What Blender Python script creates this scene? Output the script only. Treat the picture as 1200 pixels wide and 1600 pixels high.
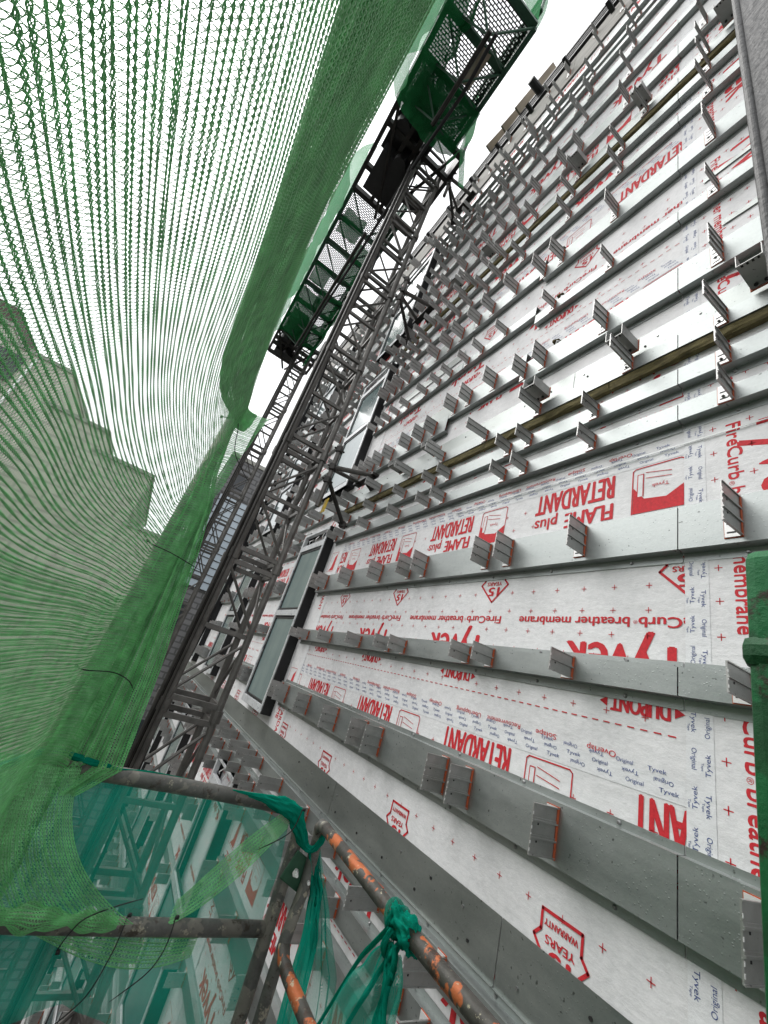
import bpy, bmesh, math, random
import numpy as np
from mathutils import Vector, Matrix
R = random.Random(7)
rad = math.radians
for o in list(bpy.data.objects): bpy.data.objects.remove(o)
sc = bpy.context.scene
COL = sc.collection

# ------------------------------------------------------------ camera, world, sun
cam = bpy.data.cameras.new('camera'); co = bpy.data.objects.new('camera', cam); COL.objects.link(co)
RM = [[0.8087386816524712, 0.43864275853919055, 0.39183449973190515],
      [-0.5152742301183643, 0.2071570848292611, 0.8316119347273518],
      [0.2836092603829256, -0.8744589599210313, 0.3935572573830627]]
co.matrix_world = Matrix([[RM[i][0], -RM[i][1], -RM[i][2], 0] for i in range(3)] + [[0, 0, 0, 1]])
cam.sensor_fit = 'VERTICAL'; cam.sensor_height = 24; cam.lens = 24 * 638.2 / 1600
cam.clip_start = 0.02; cam.clip_end = 2000
sc.camera = co
w = bpy.data.worlds.new('World'); sc.world = w; w.use_nodes = True
nt = w.node_tree; nt.nodes.clear()
sky = nt.nodes.new('ShaderNodeTexSky'); sky.sky_type = 'NISHITA'; sky.sun_disc = False
SUN_EL, SUN_AZ = 52, -42            # azimuth measured clockwise from +Y
sky.sun_elevation = rad(SUN_EL); sky.sun_rotation = rad(SUN_AZ)
sky.air_density = 1.0; sky.dust_density = 6.0; sky.ozone_density = 1.0
hs = nt.nodes.new('ShaderNodeHueSaturation'); hs.inputs['Saturation'].default_value = 0.06
mx = nt.nodes.new('ShaderNodeMix'); mx.data_type = 'RGBA'; mx.inputs[0].default_value = 0.6
mx.inputs[7].default_value = (11.5, 11.7, 12.0, 1)
bg = nt.nodes.new('ShaderNodeBackground'); bg.inputs[1].default_value = 0.125
wo = nt.nodes.new('ShaderNodeOutputWorld')
nt.links.new(sky.outputs[0], hs.inputs['Color']); nt.links.new(hs.outputs[0], mx.inputs[6])
nt.links.new(mx.outputs[2], bg.inputs[0]); nt.links.new(bg.outputs[0], wo.inputs[0])
sl = bpy.data.lights.new('sun', 'SUN'); so = bpy.data.objects.new('sun', sl); COL.objects.link(so)
sl.energy = 1.1; sl.angle = rad(50); sl.color = (1.0, 0.97, 0.93)
sd = Vector((math.sin(rad(SUN_AZ)) * math.cos(rad(SUN_EL)), math.cos(rad(SUN_AZ)) * math.cos(rad(SUN_EL)), math.sin(rad(SUN_EL))))
so.rotation_euler = sd.to_track_quat('Z', 'Y').to_euler(); so.location = (-6, -2, 14)
vs = sc.view_settings; vs.view_transform = 'Standard'; vs.look = 'None'; vs.exposure = 0.5; vs.gamma = 1.0
sc.cycles.max_bounces = 6; sc.cycles.diffuse_bounces = 3; sc.cycles.glossy_bounces = 3
sc.cycles.transparent_max_bounces = 24; sc.cycles.transmission_bounces = 3

# ------------------------------------------------------------ materials
class NT:
    def __init__(s, name):
        s.m = bpy.data.materials.new(name); s.m.use_nodes = True; s.t = s.m.node_tree; s.t.nodes.clear()
        s.out = s.n('ShaderNodeOutputMaterial'); s.tc = s.n('ShaderNodeTexCoord')
    def n(s, k, **kw):
        x = s.t.nodes.new(k)
        for a, b in kw.items(): setattr(x, a, b)
        return x
    def l(s, a, b): s.t.links.new(a, b)
    def noise(s, scale, detail=4, rough=.55, vec=None, stretch=None, coord='Object'):
        v = vec or s.tc.outputs[coord]
        if stretch:
            mp = s.n('ShaderNodeMapping'); mp.inputs['Scale'].default_value = stretch; s.l(v, mp.inputs[0]); v = mp.outputs[0]
        x = s.n('ShaderNodeTexNoise'); x.inputs['Scale'].default_value = scale; x.inputs['Detail'].default_value = detail
        x.inputs['Roughness'].default_value = rough; s.l(v, x.inputs['Vector']); return x.outputs['Fac']
    def ramp(s, fac, stops):
        x = s.n('ShaderNodeValToRGB'); e = x.color_ramp.elements
        while len(e) < len(stops): e.new(0.5)
        for i, (p, c) in enumerate(stops):
            e[i].position = p; e[i].color = (c[0], c[1], c[2], 1) if not isinstance(c, (int, float)) else (c, c, c, 1)
        s.l(fac, x.inputs[0]); return x.outputs[0]
    def mix(s, f, a, b):
        x = s.n('ShaderNodeMix', data_type='RGBA')
        for sock, v in ((x.inputs[0], f), (x.inputs[6], a), (x.inputs[7], b)):
            if hasattr(v, 'is_linked') or hasattr(v, 'links'): s.l(v, sock)
            else: sock.default_value = v if isinstance(v, (int, float)) else (*v, 1)
        return x.outputs[2]
    def bsdf(s, color, rough=.6, metal=0.0, bump=None, bstr=.3, bdist=.002, spec=.5):
        b = s.n('ShaderNodeBsdfPrincipled')
        for k, v in (('Base Color', color), ('Roughness', rough), ('Metallic', metal)):
            if hasattr(v, 'links'): s.l(v, b.inputs[k])
            else: b.inputs[k].default_value = (*v, 1) if isinstance(v, tuple) else v
        b.inputs['Specular IOR Level'].default_value = spec
        if bump is not None:
            u = s.n('ShaderNodeBump'); u.inputs['Strength'].default_value = bstr; u.inputs['Distance'].default_value = bdist
            s.l(bump, u.inputs['Height']); s.l(u.outputs[0], b.inputs['Normal'])
        return b
    def done(s, shader):
        s.l(shader.outputs[0] if hasattr(shader, 'outputs') else shader, s.out.inputs[0]); return s.m

def simple(name, c, rough=.6, metal=0., var=.25, scale=12, bump=.2, bdist=.002, stretch=None):
    N = NT(name); f = N.noise(scale, 5, .6, stretch=stretch)
    col = N.ramp(f, [(.3, tuple(x * (1 - var) for x in c)), (.7, tuple(min(1, x * (1 + var)) for x in c))])
    return N.done(N.bsdf(col, rough, metal, N.noise(scale * 6, 3), bump, bdist))

def galv(name, lo, hi, metal=.7, ro=(.34, .52)):
    N = NT(name)
    a = N.noise(9, 6, .65, stretch=(1, .25, 1)); b = N.noise(160, 2, .5)
    vo = N.n('ShaderNodeTexVoronoi'); vo.inputs['Scale'].default_value = 90; N.l(N.tc.outputs['Object'], vo.inputs['Vector'])
    sv = N.n('ShaderNodeSeparateColor'); N.l(vo.outputs['Color'], sv.inputs[0])
    am = N.n('ShaderNodeMath', operation='MULTIPLY_ADD'); N.l(sv.outputs[0], am.inputs[0]); am.inputs[1].default_value = .07; N.l(a, am.inputs[2])
    c1 = N.ramp(am.outputs[0], [(.36, lo), (.82, hi)])
    sp = N.ramp(N.noise(70, 2, .4), [(.24, (.25, .25, .25)), (.30, (1, 1, 1))])
    mm = N.n('ShaderNodeMix', data_type='RGBA', blend_type='MULTIPLY'); mm.inputs[0].default_value = .8
    N.l(c1, mm.inputs[6]); N.l(sp, mm.inputs[7])
    r = N.ramp(a, [(.3, ro[0]), (.7, ro[1])])
    vd = N.n('ShaderNodeTexVoronoi'); vd.inputs['Scale'].default_value = 75; N.l(N.tc.outputs['Object'], vd.inputs['Vector'])
    dr = N.ramp(vd.outputs['Distance'], [(.10, (1, 1, 1)), (.20, (0, 0, 0))]); ad = N.n('ShaderNodeMath', operation='MULTIPLY_ADD'); N.l(dr, ad.inputs[0]); ad.inputs[1].default_value = 1.6; N.l(b, ad.inputs[2])
    return N.done(N.bsdf(mm.outputs[2], r, metal, ad.outputs[0], .3, .0008))

M = {}
M['galv'] = galv('galvanised_steel', (.31, .335, .328), (.43, .455, .447), .84, (.40, .54))  # greenish base of steel and sheet paints in the reflection from below
M['galv_sheet'] = galv('galvanised_sheet', (.27, .295, .285), (.38, .40, .385), .86, (.36, .50))
M['alu'] = galv('bracket_aluminium', (.36, .36, .35), (.50, .50, .49), .75, (.36, .5))
M['alu_bright'] = simple('cut_edge_aluminium', (.75, .75, .74), .4, .3, .1)
M['gasket'] = simple('orange_gasket', (.42, .085, .03), .7, 0, .3, 40)
M['dark'] = simple('dark_slot', (.012, .012, .012), .7)
M['black'] = simple('black_membrane', (.008, .008, .009), .7, 0, .3, 8, .3)
M['wool'] = simple('mineral_wool', (.13, .11, .045), .95, 0, .5, 60, 1.0, .006, stretch=(1, .3, 1))
M['board'] = simple('cement_board', (.36, .34, .32), .85, 0, .2, 20, .3, .002, stretch=(1, .15, 1))
M['concrete'] = simple('concrete', (.30, .30, .27), .9, 0, .12, 1.5, .3)
M['screw'] = simple('screw_head', (.30, .30, .30), .35, .8)
M['red'] = simple('red_print', (.56, .018, .028), .75, 0, .18, 90, .05)
M['blue'] = simple('blue_print', (.05, .085, .26), .6, 0, .15, 90)

def membrane(name, base, dk, coat=.5):
    N = NT(name)
    fib = N.noise(26, 8, .75); big = N.noise(2.3, 4, .5)
    c = N.ramp(fib, [(.32, dk), (.58, base)])
    c2 = N.ramp(big, [(.3, (.90, .90, .90)), (.7, (1, 1, 1))])
    mm = N.n('ShaderNodeMix', data_type='RGBA', blend_type='MULTIPLY'); mm.inputs[0].default_value = 1
    N.l(c, mm.inputs[6]); N.l(c2, mm.inputs[7])
    wr = N.noise(5, 6, .6, stretch=(1, 1, 2.2)); ad = N.n('ShaderNodeMath', operation='ADD')
    m2 = N.n('ShaderNodeMath', operation='MULTIPLY'); m2.inputs[1].default_value = .25
    rg_ = N.n('ShaderNodeTexNoise'); rg_.noise_type = 'RIDGED_MULTIFRACTAL'; rg_.inputs['Scale'].default_value = 2.6; rg_.inputs['Detail'].default_value = 3
    mpp = N.n('ShaderNodeMapping'); mpp.inputs['Scale'].default_value = (1, .55, 1.5); mpp.inputs['Rotation'].default_value = (.35, 0, 0); N.l(N.tc.outputs['Object'], mpp.inputs[0]); N.l(mpp.outputs[0], rg_.inputs['Vector'])
    rm = N.n('ShaderNodeMath', operation='MULTIPLY_ADD'); rm.inputs[1].default_value = .32; N.l(rg_.outputs['Fac'], rm.inputs[0]); N.l(wr, rm.inputs[2]); wr = rm.outputs[0]
    N.l(fib, m2.inputs[0]); N.l(wr, ad.inputs[0]); N.l(m2.outputs[0], ad.inputs[1])
    return N.done(N.bsdf(mm.outputs[2], .55, 0, ad.outputs[0], .5, .012, spec=.4))
M['membrane'] = membrane('white_breather_membrane', (.80, .80, .805), (.70, .705, .71))
M['tape'] = membrane('white_seam_tape', (.80, .81, .82), (.72, .73, .74))

def glassmat():
    N = NT('window_glass_film'); f = N.noise(1.4, 4, .6); s = N.noise(2.2, 5, .7, stretch=(1, 1, .15))
    a = N.n('ShaderNodeMath', operation='MULTIPLY'); N.l(f, a.inputs[0]); N.l(s, a.inputs[1])
    c = N.ramp(a.outputs[0], [(.12, (.09, .145, .15)), (.45, (.20, .27, .26))])
    return N.done(N.bsdf(c, .12, 0.0, None, spec=.9))
M['glass'] = glassmat()
def framemat():
    N = NT('window_frame_film'); f = N.noise(4, 3); c = N.ramp(f, [(.35, (.50, .52, .53)), (.6, (.62, .64, .65))])
    dots = N.ramp(N.noise(22, 1, .3, stretch=(1, 2.5, 1)), [(.66, (1, 1, 1)), (.70, (.45, .47, .55))])
    mm = N.n('ShaderNodeMix', data_type='RGBA', blend_type='MULTIPLY'); mm.inputs[0].default_value = 1
    N.l(c, mm.inputs[6]); N.l(dots, mm.inputs[7])
    return N.done(N.bsdf(mm.outputs[2], .35, .2))
M['frame'] = framemat()

def paintmat(name, paint, steel, thr, scale=14, rust=(.07, .035, .02), cream=None):
    N = NT(name)
    st = N.ramp(N.noise(30, 5, .7), [(.3, tuple(x * .55 for x in steel)), (.7, steel)])
    msk = N.ramp(N.noise(scale, 4, .5), [(thr, (0, 0, 0)), (thr + .025, (1, 1, 1))])
    p = N.ramp(N.noise(25, 4), [(.3, tuple(x * .7 for x in paint)), (.7, paint)])
    c = N.mix(msk, st, p)
    if cream:
        k = N.ramp(N.noise(scale * 1.7, 6, .7), [(.60, (0, 0, 0)), (.64, (1, 1, 1))]); c = N.mix(k, c, cream)
    r2 = N.ramp(N.noise(scale * .8, 6, .75), [(.57, (0, 0, 0)), (.62, (1, 1, 1))]); c = N.mix(r2, c, rust)
    return N.done(N.bsdf(c, .55, .25, N.noise(40, 6, .7), .7, .003))
M['tube'] = paintmat('weathered_scaffold_tube', (.20, .19, .165), (.13, .13, .12), .52, 18, (.055, .045, .035), (.30, .28, .22))
M['tube_orange'] = paintmat('chipped_orange_tube', (.55, .15, .05), (.09, .085, .075), .53, 17, (.06, .04, .03), (.46, .42, .30))
M['green_paint'] = paintmat('chipped_green_paint', (.007, .15, .045), (.010, .095, .03), .40, 8, (.03, .015, .01))
M['grey_paint'] = simple('smeared_grey_paint', (.042, .042, .041), .5, .1, .3, 7, .9, .006, stretch=(3, 3, .7))
M['mast'] = simple('galvanised_mast_steel', (.115, .11, .102), .5, .45, .35, 8)
M['mast_dark'] = simple('greased_mast_steel', (.035, .033, .03), .45, .5, .4, 8)
M['green_steel'] = simple('green_painted_steel', (.018, .075, .04), .5, .1, .4, 8)
M['yellow'] = simple('yellow_tag', (.62, .42, .02), .6)
M['timber'] = simple('formwork_timber', (.24, .20, .15), .8, 0, .3, 4, .3, .003, stretch=(1, 1, .1))
M['roof_black'] = simple('black_roof_rail', (.015, .015, .016), .5)
M['opp'] = None
def brick(name, a, b, mort, sx, sy, rough=.85):
    N = NT(name); mp = N.n('ShaderNodeMapping'); mp.inputs['Rotation'].default_value = (rad(90), 0, 0)
    N.l(N.tc.outputs['Object'], mp.inputs[0])
    x = N.n('ShaderNodeTexBrick'); x.inputs['Scale'].default_value = 1; x.inputs['Brick Width'].default_value = sx
    x.inputs['Row Height'].default_value = sy; x.inputs['Mortar Size'].default_value = .012 * sx / .25
    x.inputs['Color1'].default_value = (*a, 1); x.inputs['Color2'].default_value = (*b, 1); x.inputs['Mortar'].default_value = (*mort, 1)
    N.l(mp.outputs[0], x.inputs['Vector'])
    n = N.ramp(N.noise(.5, 4), [(.3, (.8, .8, .8)), (.7, (1, 1, 1))])
    mm = N.n('ShaderNodeMix', data_type='RGBA', blend_type='MULTIPLY'); mm.inputs[0].default_value = 1
    N.l(x.outputs[0], mm.inputs[6]); N.l(n, mm.inputs[7])
    return N.done(N.bsdf(mm.outputs[2], rough, 0, x.outputs['Fac'], .2))
M['beige_panel'] = brick('beige_stone_cladding', (.60, .59, .51), (.56, .55, .47), (.42, .41, .36), 1.2, .45)
M['brown_brick'] = brick('brown_brickwork', (.10, .065, .055), (.075, .05, .042), (.12, .11, .10), .25, .08)
M['grey_brick'] = brick('grey_brickwork', (.17, .17, .172), (.14, .14, .145), (.08, .08, .08), .9, .3)
M['cream_panel'] = brick('cream_block_panel', (.40, .38, .31), (.37, .35, .29), (.26, .25, .2), .8, .35)
M['curtain_glass'] = simple('pale_blue_curtain_glass', (.36, .42, .47), .15, 0, .1, .6, 0)
M['dark_glass'] = simple('dark_window_glass', (.02, .025, .03), .1, 0, .3, .6, 0)
M['ground'] = simple('dark_yard_ground', (.04, .04, .037), .8, 0, .3, .4, .3)  # ground tone kept dark to deepen the undersides of the rails

def netmat(name, c, backmix=.45):
    N = NT(name); f = N.ramp(N.noise(30, 3), [(.3, tuple(x * .7 for x in c)), (.7, tuple(min(1, x * 1.25) for x in c))])
    d = N.n('ShaderNodeBsdfPrincipled'); d.inputs['Roughness'].default_value = .45; N.l(f, d.inputs['Base Color'])
    t = N.n('ShaderNodeBsdfTranslucent'); N.l(f, t.inputs[0])
    m = N.n('ShaderNodeMixShader'); m.inputs[0].default_value = backmix
    N.l(d.outputs[0], m.inputs[1]); N.l(t.outputs[0], m.inputs[2]); return N.done(m)
M['net_green'] = netmat('green_net_cord', (.15, .54, .18), .05)
M['net_fil'] = netmat('grey_green_net_filament', (.24, .55, .26), .05)
def sheernet(name, c, cover, sx, sy, var=.25):
    """woven sheet: covered fraction follows a fine thread pattern in the cloth's own UV"""
    N = NT(name)
    mp = N.n('ShaderNodeMapping'); mp.inputs['Scale'].default_value = (sx, sy, 1); N.l(N.tc.outputs['UV'], mp.inputs[0])
    w1 = N.n('ShaderNodeTexWave', wave_type='BANDS', bands_direction='X'); w1.inputs['Scale'].default_value = 1; w1.inputs['Distortion'].default_value = .6
    w2 = N.n('ShaderNodeTexWave', wave_type='BANDS', bands_direction='Y'); w2.inputs['Scale'].default_value = 1; w2.inputs['Distortion'].default_value = .6
    N.l(mp.outputs[0], w1.inputs[0]); N.l(mp.outputs[0], w2.inputs[0])
    mxm = N.n('ShaderNodeMath', operation='MAXIMUM'); N.l(w1.outputs['Fac'], mxm.inputs[0]); N.l(w2.outputs['Fac'], mxm.inputs[1])
    big = N.noise(3.0, 4, .6, coord='UV')
    a = N.n('ShaderNodeMath', operation='MULTIPLY_ADD'); N.l(big, a.inputs[0]); a.inputs[1].default_value = var; a.inputs[2].default_value = cover - .5 * var - .5
    b = N.n('ShaderNodeMath', operation='ADD'); N.l(a.outputs[0], b.inputs[0]); N.l(mxm.outputs[0], b.inputs[1])
    cl = N.n('ShaderNodeClamp'); N.l(b.outputs[0], cl.inputs[0])
    d = N.n('ShaderNodeBsdfDiffuse'); d.inputs[0].default_value = (*c, 1)
    t = N.n('ShaderNodeBsdfTranslucent'); t.inputs[0].default_value = (*c, 1)
    m = N.n('ShaderNodeMixShader'); m.inputs[0].default_value = .4; N.l(d.outputs[0], m.inputs[1]); N.l(t.outputs[0], m.inputs[2])
    tr = N.n('ShaderNodeBsdfTransparent'); m2 = N.n('ShaderNodeMixShader')
    N.l(cl.outputs[0], m2.inputs[0]); N.l(tr.outputs[0], m2.inputs[1]); N.l(m.outputs[0], m2.inputs[2])
    return N.done(m2)
M['teal_sheer'] = sheernet('teal_windbreak_cloth', (.01, .30, .215), .32, 400, 400, .45)
M['teal_drape'] = sheernet('loose_teal_cloth', (.01, .30, .215), .55, 400, 400, .5)
M['teal_thick'] = sheernet('bunched_teal_cloth', (.006, .29, .20), 1.05, 150, 150, .3)
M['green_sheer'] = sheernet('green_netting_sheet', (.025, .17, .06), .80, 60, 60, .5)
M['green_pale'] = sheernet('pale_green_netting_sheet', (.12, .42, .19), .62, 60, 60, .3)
def deckmat():
    N = NT('expanded_metal_floor'); mp = N.n('ShaderNodeMapping'); mp.inputs['Scale'].default_value = (1, 1, 1)
    N.l(N.tc.outputs['Object'], mp.inputs[0])
    v = N.n('ShaderNodeTexBrick'); v.inputs['Scale'].default_value = 1; v.inputs['Brick Width'].default_value = .06
    v.inputs['Row Height'].default_value = .032; v.inputs['Mortar Size'].default_value = .007; N.l(mp.outputs[0], v.inputs[0])
    d = N.bsdf((.02, .022, .02), .5, .3); tr = N.n('ShaderNodeBsdfTransparent'); m = N.n('ShaderNodeMixShader')
    N.l(v.outputs['Fac'], m.inputs[0]); N.l(tr.outputs[0], m.inputs[1]); N.l(d.outputs[0], m.inputs[2]); return N.done(m)
M['deck'] = deckmat()

# ------------------------------------------------------------ mesh builder
WL = {}
def setpar(o, p):
    o.parent = p; o.matrix_parent_inverse = Matrix.Translation(-Vector(WL.get(p.name, (0, 0, 0))))
class MB:
    def __init__(s): s.v = []; s.f = []; s.mi = []; s.uv = {}
    def add(s, vs, fs, mi=0):
        b = len(s.v); s.v += [tuple(v) for v in vs]
        for f in fs: s.f.append(tuple(i + b for i in f)); s.mi.append(mi)
    def box(s, a, b, mi=0):
        (x0, y0, z0), (x1, y1, z1) = a, b
        s.add([(x0, y0, z0), (x1, y0, z0), (x1, y1, z0), (x0, y1, z0), (x0, y0, z1), (x1, y0, z1), (x1, y1, z1), (x0, y1, z1)],
              [(0, 3, 2, 1), (4, 5, 6, 7), (0, 1, 5, 4), (1, 2, 6, 5), (2, 3, 7, 6), (3, 0, 4, 7)], mi)
    def tube(s, pts, r, n=8, mi=0, caps=True):
        pts = [Vector(p) for p in pts]; k = len(pts); vs = []; rr = r if isinstance(r, (list, tuple)) else [r] * k
        up = None
        for i, p in enumerate(pts):
            d = (pts[min(i + 1, k - 1)] - pts[max(i - 1, 0)]).normalized()
            if up is None: up = Vector((0, 0, 1)) if abs(d.z) < .9 else Vector((1, 0, 0))
            a = d.cross(up)
            if a.length < 1e-4: a = d.orthogonal()
            a.normalize(); b = a.cross(d).normalized(); up = b
            for j in range(n):
                t = 2 * math.pi * j / n; vs.append(p + (a * math.cos(t) + b * math.sin(t)) * rr[i])
        fs = [(i * n + j, i * n + (j + 1) % n, (i + 1) * n + (j + 1) % n, (i + 1) * n + j) for i in range(k - 1) for j in range(n)]
        if caps: fs += [tuple(range(n))[::-1], tuple(range((k - 1) * n, k * n))]
        s.add(vs, fs, mi)
    def bar(s, a, b, wd, th, mi=0, up=(0, 0, 1)):
        a, b = Vector(a), Vector(b); d = (b - a).normalized(); u = Vector(up)
        sd_ = d.cross(u)
        if sd_.length < 1e-3: sd_ = d.orthogonal()
        sd_.normalize(); u = sd_.cross(d).normalized(); sd_ = sd_ * wd / 2; u = u * th / 2
        vs = [a - sd_ - u, a + sd_ - u, a + sd_ + u, a - sd_ + u, b - sd_ - u, b + sd_ - u, b + sd_ + u, b - sd_ + u]
        s.add(vs, [(0, 1, 2, 3), (7, 6, 5, 4), (0, 4, 5, 1), (1, 5, 6, 2), (2, 6, 7, 3), (3, 7, 4, 0)], mi)
    def grid(s, P, mi=0, uvs=None):
        nu, nv = len(P), len(P[0]); b = len(s.v)
        s.v += [tuple(p) for row in P for p in row]
        for i in range(nu - 1):
            for j in range(nv - 1):
                f = (b + i * nv + j, b + (i + 1) * nv + j, b + (i + 1) * nv + j + 1, b + i * nv + j + 1); s.f.append(f); s.mi.append(mi)
        if uvs:
            for i in range(nu):
                for j in range(nv): s.uv[b + i * nv + j] = uvs[i][j]
    def build(s, name, mats, parent=None, smooth=False, loc=None, bevel=0):
        me = bpy.data.meshes.new(name); me.from_pydata(s.v, [], s.f)
        for m in (mats if isinstance(mats, (list, tuple)) else [mats]): me.materials.append(m)
        me.polygons.foreach_set('material_index', s.mi)
        if smooth: me.polygons.foreach_set('use_smooth', [True] * len(s.f))
        if s.uv:
            l = me.uv_layers.new(name='UVMap')
            for lp in me.loops: l.data[lp.index].uv = s.uv.get(lp.vertex_index, (0, 0))
        me.update(); o = bpy.data.objects.new(name, me); COL.objects.link(o)
        if loc: o.location = loc
        if parent: setpar(o, parent)
        if bevel:
            bv = o.modifiers.new('bevel', 'BEVEL'); bv.width = bevel; bv.segments = 2; bv.limit_method = 'ANGLE'
        return o

def thing(name, label, cat, loc=(0, 0, 0), group=None):
    o = bpy.data.objects.new(name, None); COL.objects.link(o); o.location = loc; o.empty_display_size = .1
    o['label'] = label; o['category'] = cat
    if group: o['group'] = group
    WL[o.name] = tuple(loc)
    return o
def tag(o, label=None, cat=None, group=None, kind=None):
    for k, v in (('label', label), ('category', cat), ('group', group), ('kind', kind)):
        if v: o[k] = v
    return o

# ------------------------------------------------------------ printed text
_tc = {}
def text_geo(s):
    if s not in _tc:
        cu = bpy.data.curves.new('t', 'FONT'); cu.body = s; cu.resolution_u = 3; cu.size = 1
        ob = bpy.data.objects.new('t', cu); COL.objects.link(ob)
        dg = bpy.context.evaluated_depsgraph_get(); me = bpy.data.meshes.new_from_object(ob.evaluated_get(dg))
        v = np.array([(q.co.x, q.co.y) for q in me.vertices]); f = [tuple(p.vertices) for p in me.polygons]
        if len(v): v[:, 0] -= v[:, 0].min()
        bpy.data.objects.remove(ob); bpy.data.curves.remove(cu); bpy.data.meshes.remove(me); _tc[s] = (v, f)
    return _tc[s]
CAP = .70
def put_text(mb, s, org, width, cap, mode, X, mi, clip=None, bold=0.0):
    """org = (Y,Z) of the text's baseline start; mode: 'flip' reads +Y upside down, 'down' reads -Z, 'up' reads +Z, 'norm' reads -Y"""
    v, f = text_geo(s)
    if not len(v): return
    x = v[:, 0] / v[:, 0].max() * width; y = v[:, 1] / CAP * cap
    D = {'flip': ((1, 0), (0, -1)), 'down': ((0, -1), (-1, 0)), 'up': ((0, 1), (1, 0)), 'norm': ((-1, 0), (0, 1))}[mode]
    (a, b), (c, d) = D
    for k, off in enumerate([(0, 0)] + ([(bold, 0), (-bold, 0), (0, bold * .6)] if bold else [])):
        Y = org[0] + x * a + y * c + off[0]; Z = org[1] + x * b + y * d + off[1]
        mb.add([(X + .0001 * k, Y[i], Z[i]) for i in range(len(v))], f, mi)
def flat_poly(mb, pts, X, mi):
    n = len(pts); mb.add([(X, p[0], p[1]) for p in pts], [tuple(range(n))], mi)
def stroke(mb, pts, wd, X, mi, closed=False):
    P = pts + [pts[0]] if closed else pts
    for (y0, z0), (y1, z1) in zip(P, P[1:]):
        dx, dz = y1 - y0, z1 - z0; L = math.hypot(dx, dz) or 1; nx, nz = -dz / L * wd / 2, dx / L * wd / 2; ex, ez = dx / L * wd * .3, dz / L * wd * .3
        flat_poly(mb, [(y0 + nx - ex, z0 + nz - ez), (y1 + nx + ex, z1 + nz + ez), (y1 - nx + ex, z1 - nz + ez), (y0 - nx - ex, z0 - nz - ez)], X, mi)
#--STRUCTURE--
# ============================================================ SETTING
X0, XF = 1.6, 1.554                     # wall membrane plane, front face of the rails
g = MB(); g.grid([[(x, y, -15) for y in (-300, 0, 300)] for x in (-300, 0, 300)])
tag(g.build('ground', M['ground']), kind='structure')

# ============================================================ THE BUILDING UNDER CONSTRUCTION
bld = thing('building', 'unclad building wall in white breather membrane with galvanised rails and rows of brackets', 'building', (X0, 0, -15))
YA, YB = -1.6, 11.6
WIN = [(4.46, 5.33), (7.62, 8.50), (10.1, 10.9)]
WZ = [(-8.62, -6.5), (-5.92, -3.78), (-3.22, -1.1), (-.51, 1.62), (2.2, 4.33), (4.95, 7.1)]
c = MB(); c.box((X0 + .03, YA, -15), (9.5, YB, 8.35)); c.build('wall', M['concrete'], bld)
mem = MB()
mem.grid([[(X0, y, z) for y in np.linspace(YA, YB + .02, 40)] for z in np.linspace(-15, 7.75, 60)])
vstrips = [(YA, .66), (4.14, 4.46), (5.33, 5.66), (7.32, 7.62), (8.5, 8.8)]
tapes = [(.657, .732), (4.08, 4.15), (5.65, 5.72), (7.26, 7.33), (8.79, 8.86)]
for a, b in vstrips: mem.grid([[(X0 - .0024, y, z) for y in (a, b)] for z in (-15, 7.74)])
PER = 1.29; BASES = [PER * k for k in range(-6, 6)]
for zb in BASES:
    mem.grid([[(X0 - .0012, y, z) for y in np.linspace(.73, YB, 30)] for z in (zb - .035 + 0 * zb, zb + .03)], 1)
for a, b in tapes: mem.grid([[(X0 - .0036, y, z) for y in (a, b)] for z in np.linspace(-15, 7.73, 40)], 1)
XH, XV, XT = X0 - .0020, X0 - .0031, X0 - .0043
P = .97
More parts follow.
